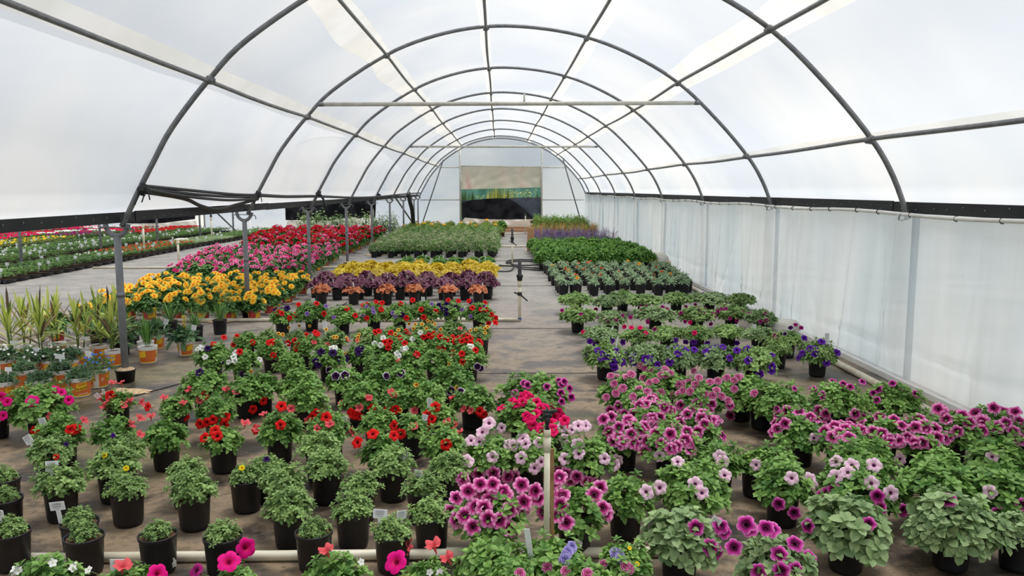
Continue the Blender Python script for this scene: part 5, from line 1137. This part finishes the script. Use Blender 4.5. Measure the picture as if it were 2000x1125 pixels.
for u, v, l in [(8, 700, 'leafy plant in a labelled pot under the left bladed plants'), (60, 702, 'leafy plant with white blossoms beside the second bladed plant'), (135, 700, 'leafy plant with tiny white blossoms behind the blue flowered pot'), (100, 700, 'leafy plant with a white card behind the dark rosettes')]:
    p = vig(l, u, v, 'dark', rz=rr_.uniform(-1, 1), big=False, fs=0.9); vv.append(p); scatter(p, 'tiny', 10, size=0.012)
for k in range(34): scatter(BL, 'blue', 1, size=0.012, zmin=0.0)
_k = ALL; ALL = vv
for x, y, m, s in [(215, 875, TAGB, 1.2), (350, 880, TAGB, 1.7), (510, 865, TAGB, 1.2), (290, 770, TAGB, 1.2), (90, 800, TAGB, 1.2), (300, 745, TAGB, 1.2), (495, 830, TAGB, 1.1), (40, 960, TAGB, 1.0), (898, 745, TAGM, 1.2), (1118, 712, TAGM, 1.2), (962, 672, TAGM, 1.2), (120, 740, TAGB, 1.0), (400, 705, TAGM, 1.0)]: tag_px(*Lz(x, y), m, s)
ALL = _k
# yellow flower spikes of the broad-leaved plants
for p, h in ((c1, 0.24), (c2, 0.27)):
    r = random.Random(5); mb = MB().mat(STEM); mb.tube([(0, 0, 0.15), (0.005, 0, 0.17 + h)], 0.004, 6); mb.mat(FL['yellow'])
    for k in range(70):
        z = 0.17 + h * (0.45 + 0.55 * r.random()); a = r.uniform(0, 6.28); rad = 0.018 * (1.25 - (z - 0.17) / h * 0.8); mb.leaf(Vector((rad * 0.3 * math.cos(a), rad * 0.3 * math.sin(a), z)), Vector((math.cos(a), math.sin(a), 0.3)), Vector((0, 0, 1)), 0.02, 0.016, 0.6 + 0.4 * r.random(), simple=True)
    link('flower_spike', mb.mesh('flower_spike'), p.t)
for k, (x, y, lab) in enumerate([(1270, 665, 'black pot of thin grass standing beside the second grey post'), (1130, 700, 'black pot of thin grass left of the grass by the second post'), (985, 672, 'black pot of thin grass under the orange dahlias'), (620, 700, 'black potted grass behind the nearest grey post')]):
    u, v = Lz(x, y); P = at(u, v, 0.17); plant('potted_grass', lab, 'potted plant', (P.x, P.y), 'grass', 1.0, group='thin grasses in black pots')
for k, (x, y, lab) in enumerate([(760, 700, 'low green leafy pot behind the lone bladed pot'), (700, 760, 'low green leafy pot right of the nearest grey post'), (560, 700, 'low green leafy pot behind the ragged bladed plant')]):
    u, v = Lz(x, y); P = at(u, v, 0.2); plant('potted_plant', lab, 'potted plant', (P.x, P.y), 'cardoon', 0.9, group='low leafy black pots')

# ================================================================== beds
def placed_label(desc, i, nx, j, ends, front='front row'):
    o = ('at the %s end' % ends[0]) if i == 0 else ('at the %s end' % ends[1]) if i == nx - 1 else '%s from the %s' % ((ORD[i + 1], ends[0]) if i < nx / 2 else (ORD[nx - i], ends[1]))
    return '%s, %s, %s' % (desc, o, front if j == 0 else ORD[j + 1] + ' row back')
def cluster_mesh(parts, name='bloom_cluster'):
    mb = MB()
    for me, M in parts: merge(mb, me, M)
    return mb.mesh(name)
def merge(mb, me, M):
    at_ = me.attributes['tone'].data; n = len(me.vertices); vs = [M @ v.co for v in me.vertices]; base = len(mb.v)
    mb.v.extend([tuple(p) for p in vs]); mb.tone.extend([at_[i].value for i in range(n)]); mb.vein.extend([0.0] * n)
    for p in me.polygons:
        m = me.materials[p.material_index]
        if m not in mb.mats: mb.mats.append(m)
        mb.f.append(tuple(i + base for i in p.vertices)); mb.mi.append(mb.mats.index(m))
def bloom_parts(kinds, n, R, H, z0, size, seed, zmin=0.2, up=0.6):
    r = random.Random(seed); out = []
    for k in range(n):
        a = k * 2.4 + r.uniform(-.5, .5); cz = zmin + (1 - zmin) * r.random(); sr = math.sqrt(max(0, 1 - cz * cz)); nr = Vector((sr * math.cos(a), sr * math.sin(a), cz))
        q = Vector((nr.x * R, nr.y * R, z0 + nr.z * H)) * 1.0; z = (nr + Vector((0, -0.2, up))).normalized(); x = z.cross(Vector((r.random(), 1, 0.1))).normalized(); y = z.cross(x); s = size * r.uniform(0.85, 1.1)
        M = Matrix(((x.x * s, y.x * s, z.x * s, q.x), (x.y * s, y.y * s, z.y * s, q.y), (x.z * s, y.z * s, z.z * s, q.z), (0, 0, 0, 1)))
        out.append((r.choice(FM[r.choice(kinds)]), M))
    return out
def bed(name, desc, fol, x0, x1, nx, y0, y1, ny, ends=('aisle', 'wall'), pot=None, scale=1.0, group=None, flower=None, nfl=(0, 0), fsize=None, jit=0.04, skip=None, clusters=None, whole=None, xfn=None, tags=0.0, zsc=1.0, flip=False, cat='potted plant', gap=0.0):
    """rows run across the house; whole = list of ready one-mesh plants for distant beds"""
    r = random.Random(hash(name) % 1000 if False else len(desc) * 7 + nx); recs = []
    for j in range(ny):
        y = y0 + (y1 - y0) * j / max(ny - 1, 1); a, b = (x0, x1) if xfn is None else xfn(y)
        cnt = nx if xfn is None else max(2, int(round((b - a) / abs((x1 - x0) / max(nx - 1, 1))) + 1))
        idx = [i for i in range(cnt) if not (skip and skip(i, j))]
        for q, i in enumerate(idx):
            x = a + (b - a) * i / max(cnt - 1, 1) + (0.5 * (b - a) / cnt * 0.4 if j % 2 else 0); px, py = x + r.uniform(-jit, jit), y + r.uniform(-jit, jit)
            ii = (len(idx) - 1 - q) if flip else q; lab = placed_label(desc, ii, len(idx), j, ends)
            if whole:
                o = link(name, r.choice(whole), loc=(px, py, 0.004), rot=(0, 0, r.uniform(0, 6.28)), scale=scale); tag(o, lab, cat, group); o.scale.z *= r.uniform(0.9, 1.1); continue
            t = thing(name, lab, cat, (px, py, 0.004), group)
            po = link('pot', pot or POT, t, rot=(0, 0, r.uniform(0, 6.28)))
            if (pot or POT) in LABELS: link('label', LABELS[pot], po)
            f = fol[r.randrange(len(fol))] if isinstance(fol, list) else fol
            link('foliage', r.choice(V[f]), t, rot=(0, 0, r.uniform(0, 6.28)), scale=(scale * (v_ := r.uniform(0.88, 1.1)), scale * v_, scale * zsc * (w_ := r.uniform(0.8, 1.15))), loc=(0, 0, 0.165 * (1 - scale * zsc * w_)))
            n = r.randint(*nfl)
            if flower:
                for k in range(n):
                    aa = r.uniform(0, 6.28); cz = r.uniform(0.35, 1); sr = math.sqrt(1 - cz * cz); R0, H0 = flower[1], flower[2]; nr = Vector((sr * math.cos(aa), sr * math.sin(aa), cz)); qv = Vector((nr.x * R0, nr.y * R0, 0.17 + nr.z * H0))
                    z = (nr + Vector((0, -0.5, 0.4))).normalized(); xx = z.cross(Vector((r.random(), 1, 0.1))).normalized(); yy = z.cross(xx); s = flower[3] * r.uniform(0.85, 1.1)
                    M = Matrix(((xx.x * s, yy.x * s, z.x * s, qv.x), (xx.y * s, yy.y * s, z.y * s, qv.y), (xx.z * s, yy.z * s, z.z * s, qv.z), (0, 0, 0, 1)))
                    link('flower', r.choice(FM[r.choice(flower[0])]), t, mtx=M)
            if clusters: link('flower_cluster', r.choice(clusters), t, rot=(0, 0, r.uniform(0, 6.28)))
            if r.random() < tags: link('plant_tag', TAGS, t, loc=(r.uniform(-.05, .05), -0.04, 0.19), rot=(r.uniform(-.2, .2), r.uniform(-.3, .3), 0), scale=1.2)
            recs.append(t)
    return recs
def whole_plant(fol_mesh, pot, blooms=None, zsc=1.0, sc=1.0, extra=None):
    mb = MB(); merge(mb, pot, Matrix.Identity(4))
    if pot in LABELS: merge(mb, LABELS[pot], Matrix.Identity(4))
    merge(mb, fol_mesh, Matrix.Diagonal((sc, sc, zsc, 1)))
    for me, M in (blooms or []): merge(mb, me, M)
    return mb.mesh('plant')

# orange dahlias
PY = 'potted_dahlia'
bed(PY, 'orange yellow dahlia in a printed pot', 'dahl', -5.35, -3.3, 7, 10.35, 12.9, 6, ('left', 'right'), POTD, 0.88, 'orange dahlias', (['dahlia'], 0.14, 0.22, 0.054), (8, 11), jit=0.04, xfn=lambda y: (-5.2 - (y - 10.35) * 0.10, -3.18 - (y - 10.35) * 0.03))
# single ones at the left front
for u, v, lab in [(107, 606, 'lone orange dahlia standing apart at the left front'), (163, 592, 'orange dahlia left of the nearest grey post, apart from the bed')]:
    P = at(u, v, 0.36); t = thing(PY, lab, 'potted plant', (P.x, P.y, 0.004), 'orange dahlias'); link('label', LABELS[POTD], link('pot', POTD, t, rot=(0, 0, 0.4))); link('foliage', V['dahl'][0], t, scale=(0.85, 0.85, 0.9), loc=(0, 0, 0.015))
    p = Plant(); p.t = t; p.c = Vector((P.x, P.y, 0.17)); p.R = 0.12; p.H = 0.2; scatter(p, 'dahlia', 7, zmin=0.5, size=0.046)
# pink dahlias
cl_pink = [cluster_mesh(bloom_parts(['pinkd'], 17, 0.15, 0.20, 0.17, 0.040, 300 + i, 0.15)) for i in range(3)]
def pinkx(y): return (-5.75 - (y - 14.2) * 0.22, -3.75 - (y - 14.2) * 0.05)
bed(PY, 'pink dahlia in a printed pot', 'dahl', -6.6, -3.7, 8, 14.2, 19.4, 12, ('left', 'right'), POTD, 0.95, 'pink dahlias', (['pinkd'], 0.16, 0.22, 0.045), (8, 11), xfn=pinkx)
# far red and cerise flowers
wr = [whole_plant(V['dahl'][i % 4], POTD, bloom_parts(['redx'], 16, 0.17, 0.20, 0.20, 0.055, 320 + i, 0.3)) for i in range(4)] if False else None
fl('redx', petals('redg', 9, 1, 0.6, ((0.1, 1.0), (0.6, 0.8), (1.1, 0.55)), None, 21), petals('redg2', 9, 1, 0.6, ((0.1, 1.0), (0.6, 0.8), (1.1, 0.55)), None, 22))
fl('redy', petals('redg2', 9, 1, 0.6, ((0.1, 1.0), (0.6, 0.8)), None, 23)); fl('whity', petals('white', 7, 1, 0.7, ((0.1, 1.0), (0.6, 0.8)), None, 24)); fl('ger', petals('crim', 7, 1, 0.7, ((0.1, 1.0), (0.7, 0.8)), None, 25)); fl('tag_org', petals('gail', 8, 1, 0.6, ((0.1, 1.0), (0.6, 0.7)), None, 26)); fl('yly', petals('yellow', 7, 1, 0.7, ((0.1, 1.0),), None, 27)); fl('mg', petals('magenta', 7, 1, 0.7, ((0.1, 1.0), (0.6, 0.7)), None, 28))
wr = [whole_plant(V['dahl'][i % 4], POTD, bloom_parts(['redx'] if i < 3 else ['redx', 'pinkd'], 17, 0.18, 0.20, 0.20, 0.052, 320 + i, 0.25)) for i in range(5)]
bed('potted_dahlia', 'cerise red dahlia in a printed pot', None, -7.3, -4.1, 8, 20.9, 28.2, 15, ('left', 'right'), scale=1.1, group='cerise red flowers beyond the pink ones', whole=wr, xfn=lambda y: (-6.6 - (y - 20.9) * 0.16, -4.05 - (y - 20.9) * 0.02))
# leafy shrubs at the back left
sh = [foliage([LF['shas'], LF['silv']], 340 + i, 0.42, 0.75, 110, 6, 0.09, 0.035, z0=0.15, phimax=1.7, simple=True, jit=0.28).mesh('plant') for i in range(3)]
rs = random.Random(9); shx = [(-7.4, 30.6), (-6.8, 30.4), (-6.2, 30.7), (-5.6, 30.3), (-5.0, 30.5), (-4.5, 30.2), (-4.1, 30.6)]
for i, (x, y) in enumerate(shx):
    t = thing('potted_shrub', 'leafy shrub behind the cerise flowers, %s' % ['leftmost of the seven', 'second from the left', 'third from the left', 'middle one of seven', 'third from the right', 'second from the right, near the grey posts', 'rightmost, beside the grey posts'][i], 'shrub', (x, y, 0), 'leafy shrubs by the end wall')
    link('pot', POT, t, scale=1.7); link('foliage', sh[i % 3], t, rot=(0, 0, rs.uniform(0, 6)), scale=rs.uniform(0.85, 1.05))

# heucheras
bed('potted_heuchera', 'chartreuse heuchera in a black pot', 'yelh', -2.8, -0.25, 9, 13.75, 15.3, 5, ('left', 'aisle'), scale=1.2, group='chartreuse heucheras', tags=0.1)
bed('potted_heuchera', 'burgundy heuchera in a black pot', 'purh', -2.85, -0.2, 9, 12.3, 13.2, 3, ('left', 'aisle'), scale=1.15, group='burgundy heucheras', tags=0.4)
bed('potted_heuchera', 'caramel orange heuchera', 'carh', -2.6, -0.3, 6, 11.75, 11.75, 1, ('left', 'aisle'), scale=1.1, group='caramel heucheras', tags=0.3)
bed('potted_plant', 'low bright green plant with white tags', 'dense', -2.0, -0.25, 6, 16.4, 17.3, 3, ('left', 'aisle'), scale=0.85, group='low green plants behind the chartreuse heucheras', zsc=0.6, tags=0.5)
# far green mass with pale buds
fl('bud', petals('cream', 5, 1, 0.9, ((0.6, 1.0),), None, 30))
V['shasta'] = [foliage([LF['shas'], LF['dense'], LF['silv']], 360 + i, 0.17, 0.26, 80, 6, 0.055, 0.014, phimax=1.6, el=(0.4, 1.3), simple=True).mesh('foliage') for i in range(3)]
ws = [whole_plant(V['shasta'][i % 3], POT, bloom_parts(['bud'], 36, 0.18, 0.28, 0.18, 0.013, 380 + i, 0.2)) for i in range(3)]
ws2 = [whole_plant(V['shasta'][i % 3], POT) for i in range(3)]
bed('potted_plant', 'green plant with pale buds in a black pot', None, -3.1, -0.2, 9, 20.0, 24.2, 12, ('left', 'aisle'), scale=1.0, group='green plants with pale buds', whole=ws)
bed('potted_plant', 'fine-leaved green plant in a black pot', None, -3.2, -0.2, 8, 24.7, 27.2, 6, ('left', 'aisle'), scale=1.05, group='fine green plants behind the budded ones', whole=ws2)
V['gold'] = [foliage([LF['dense'], LF['olive']], 390 + i, 0.2, 0.24, 60, 6, 0.07, 0.022, phimax=1.5, simple=True).mesh('foliage') for i in range(2)]
wg = [whole_plant(V['gold'][i % 2], POT) for i in range(2)] + [whole_plant(V['gold'][i % 2], POT, bloom_parts(['gold'], 1, 0.12, 0.30, 0.2, 0.065, 400 + i, 0.7)) for i in range(2)]
bed('potted_plant', 'leafy plant with golden flowers near the end wall', None, -3.3, -0.1, 8, 27.8, 31.4, 8, ('left', 'aisle'), scale=1.1, group='golden flowered plants by the end wall', whole=wg)
t = thing('potted_plant', 'larger plant in a brown pot at the aisle corner by the cream cloth', 'potted plant', (0.08, 29.0, 0)); mb = MB().mat(plain('brown_pot', S(110, 72, 56), S(90, 60, 46), 0.7))
mb.lathe([(0, 0), (0.12, 0), (0.17, 0.3), (0.18, 0.3), (0.18, 0.34), (0.165, 0.34), (0.16, 0.3)], 20); link('pot', mb.mesh('pot'), t); link('foliage', V['dense'][0], t, scale=(1.4, 1.4, 1.5), loc=(0, 0, 0.05))
# right side beds, front to back
bed('potted_gaillardia', 'sage-leaved gaillardia in a black pot', 'gail', 1.0, 3.1, 9, 12.75, 16.2, 11, ('aisle', 'wall'), scale=0.88, group='gaillardias in black pots', flower=(['gail', 'gail', 'gaily'], 0.05, 0.11, 0.036), nfl=(-1, 1), xfn=lambda y: (1.02, 3.05 + (y - 12.75) * 0.09), jit=0.05)
bed('potted_plant', 'broad green leafy plant in a black pot', 'dense', 0.95, 3.15, 8, 16.7, 21.6, 12, ('aisle', 'wall'), scale=1.12, group='dense green leafy plants', zsc=1.15, flower=(['gaily'], 0.1, 0.22, 0.035), nfl=(0, 0))
def salvia(i):
    r = random.Random(420 + i); mb = foliage([LF['shas']], 420 + i, 0.16, 0.14, 40, 5, 0.05, 0.015, simple=True)
    for k in range(9):
        a = r.uniform(0, 6.28); b = Vector((0.11 * r.random() * math.cos(a), 0.11 * r.random() * math.sin(a), 0.25)); tp = b + Vector((0.05 * math.cos(a), 0.05 * math.sin(a), r.uniform(0.18, 0.30))); mb.mat(FL['salp'] if r.random() < 0.2 else FL['salv'])
        for q in range(26): mb.leaf(b.lerp(tp, 0.15 + 0.85 * q / 26), Vector((r.uniform(-1, 1), r.uniform(-1, 1), 0.5)), Vector((0, 0, 1)), 0.026, 0.016, r.random(), simple=True)
    merge(mb, POT, Matrix.Identity(4)); return mb.mesh('plant')
bed('potted_salvia', 'purple salvia with upright spikes', None, 1.15, 3.2, 9, 22.3, 24.6, 6, ('aisle', 'wall'), group='purple salvias', whole=[salvia(i) for i in range(3)])
rg = [whole_plant(V['rgrass'][i], POT) for i in range(2)]
bed('potted_grass', 'reddish ornamental grass', None, 1.1, 3.1, 7, 26.0, 26.8, 2, ('aisle', 'wall'), scale=1.25, group='reddish ornamental grasses', whole=rg)
V['hedge'] = [foliage([LF['olive'], LF['dense']], 440 + i, 0.2, 0.52, 90, 6, 0.07, 0.028, phimax=1.5, simple=True).mesh('foliage') for i in range(2)]
wh = [whole_plant(V['hedge'][i], POT) for i in range(2)]
bed('potted_shrub', 'bushy yellow green shrub near the end wall', None, 1.45, 3.05, 6, 28.2, 31.2, 6, ('aisle', 'wall'), scale=1.0, group='yellow green shrubs at the right back', whole=wh, cat='shrub')

# ================================================================== plant trays at the far left
def tray(i, leafs, bl, nb, H=0.12, L=0.55, W=0.30, cover=0.97, bs=0.024):
    r = random.Random(500 + i); mb = MB().mat(TRAYB); h = 0.075
    a, b = L / 2, W / 2
    vs = [(-a * .9, -b * .88, 0), (a * .9, -b * .88, 0), (a * .9, b * .88, 0), (-a * .9, b * .88, 0), (-a, -b, h), (a, -b, h), (a, b, h), (-a, b, h)]; mb.add(vs, [(0, 3, 2, 1), (0, 1, 5, 4), (1, 2, 6, 5), (2, 3, 7, 6), (3, 0, 4, 7)])
    for k in range(6):
        x = -a + (k + 0.5) * L / 6
        for s_ in (-1, 1): mb.add([(x - 0.04, s_ * b, h), (x + 0.04, s_ * b, h), (x + 0.018, s_ * (b + 0.018), 0.004), (x - 0.018, s_ * (b + 0.018), 0.004)], [(0, 1, 2, 3)])
    mb.mat(SOIL); mb.add([(-a * .97, -b * .97, h - .012), (a * .97, -b * .97, h - .012), (a * .97, b * .97, h - .012), (-a * .97, b * .97, h - .012)], [(0, 1, 2, 3)])
    for k in range(90):
        x = r.uniform(-a, a) * cover; y = r.uniform(-b, b) * cover; p = Vector((x, y, h + H * r.uniform(0.3, 1))); mb.mat(LF[r.choice(leafs)]); tn = r.random() * .5
        for j in range(6):
            q = j * 2.4; mb.leaf(p, Vector((math.cos(q), math.sin(q), r.uniform(0.1, 0.9))), Vector((0, 0, 1)), 0.05, 0.022, tn + r.random() * .5, simple=True)
    for k in range(nb):
        x = r.uniform(-a, a); y = r.uniform(-b, b); s = bs * r.uniform(.8, 1.2); me = r.choice(FM[bl]); M = Matrix.Translation((x, y, h + H * 1.05)) @ Euler((r.uniform(0.2, 0.9), r.uniform(-.4, .4), 0)).to_matrix().to_4x4() @ Matrix.Scale(s, 4); merge(mb, me, M)
    return mb.mesh('tray')
TK = dict(green=('bushy green', [tray(i, ['tray', 'pet'], None, 0) for i in range(3)]), dark=('fine dark green', [tray(10 + i, ['dahl', 'tray'], None, 0, 0.14) for i in range(2)]), orange=('orange marigold', [tray(20 + i, ['tray', 'dahl'], 'tag_org', 12) for i in range(2)]),
          silver=('silvery green', [tray(30 + i, ['silv', 'gail'], None, 0, 0.10) for i in range(2)]), spot=('green and white dotted', [tray(40 + i, ['tray'], 'whity', 2) for i in range(2)]), yellow=('yellow flowered', [tray(50 + i, ['olive'], 'yly', 8, 0.16) for i in range(2)]),
          cerise=('cerise geranium', [tray(60 + i, ['tray'], 'ger', 9, 0.18, bs=0.042) for i in range(2)]), red=('scarlet geranium', [tray(70 + i, ['tray'], 'redy', 9, 0.18, bs=0.042) for i in range(2)]), white=('white geranium', [tray(80 + i, ['tray'], 'whity', 18, 0.20, bs=0.04) for i in range(1)]), mag=('magenta petunia', [tray(90 + i, ['tray'], 'mg', 12, 0.18, bs=0.035) for i in range(2)]))
r = random.Random(77); cnts = {}
cols = [-9.15, -9.75, -10.95, -11.5, -12.05, -12.6, -13.6, -14.2, -14.8, -15.4, -16.0, -16.6]
for ci, X in enumerate(cols):
    k = 0; y = 14.6 if ci < 2 else 15.4
    while y < 31.8:
        x = X + 0.0 * (y - 15) + (0.35 if (ci < 2 and y > 24) else 0) * (y - 24) / 6; u, v, d = pix(Vector((x, y, 0.2)))
        if -40 < u < 700:
            if ci < 2: kind = 'green' if y < 16.2 else 'dark' if y < 18.2 else 'spot' if y < 19.4 else 'orange' if y < 23.6 else 'silver' if y < 26.6 else 'green'
            elif ci < 6: kind = ('dark', 'green', 'spot')[(int(y / 2.2) + ci) % 3] if y < 27 else 'green' if ci < 4 else 'red'
            else: kind = ('yellow' if y < 25.5 else 'mag') if ci < 8 and y < 27.5 else r.choice(['cerise', 'red', 'cerise', 'mag', 'white', 'cerise'])
            k += 1; o = thing('plant_tray', 'black tray of %s plants, %s from the front in the %s column left of the grey floor' % (TK[kind][0].replace(' flowered', '-flowered'), ORD[min(k, 40)], ORD[ci + 1]), 'plant tray', (x, y, 0.004), 'trays of young plants', r.uniform(-.04, .04)) if False else None
            lab = 'tray of %s plants, %s from the front in the %s tray column' % (TK[kind][0], ORD[k], ORD[ci + 1])
            o = link('plant_tray', r.choice(TK[kind][1]), loc=(x, y, 0.004), rot=(0, 0, r.uniform(-.04, .04))); tag(o, lab, 'plant tray', 'trays of young plants')
            if r.random() < (0.55 if ci in (0, 2, 3, 6) else 0.25): link('plant_tag', TAGB, o, loc=(r.uniform(-.2, .2), -0.1, 0.10), rot=(r.uniform(-.1, .1), r.uniform(-.15, .15), r.uniform(-.4, .4)), scale=(1.15, 1.3, 1.2))
        y += 0.40 if ci < 6 else 0.52
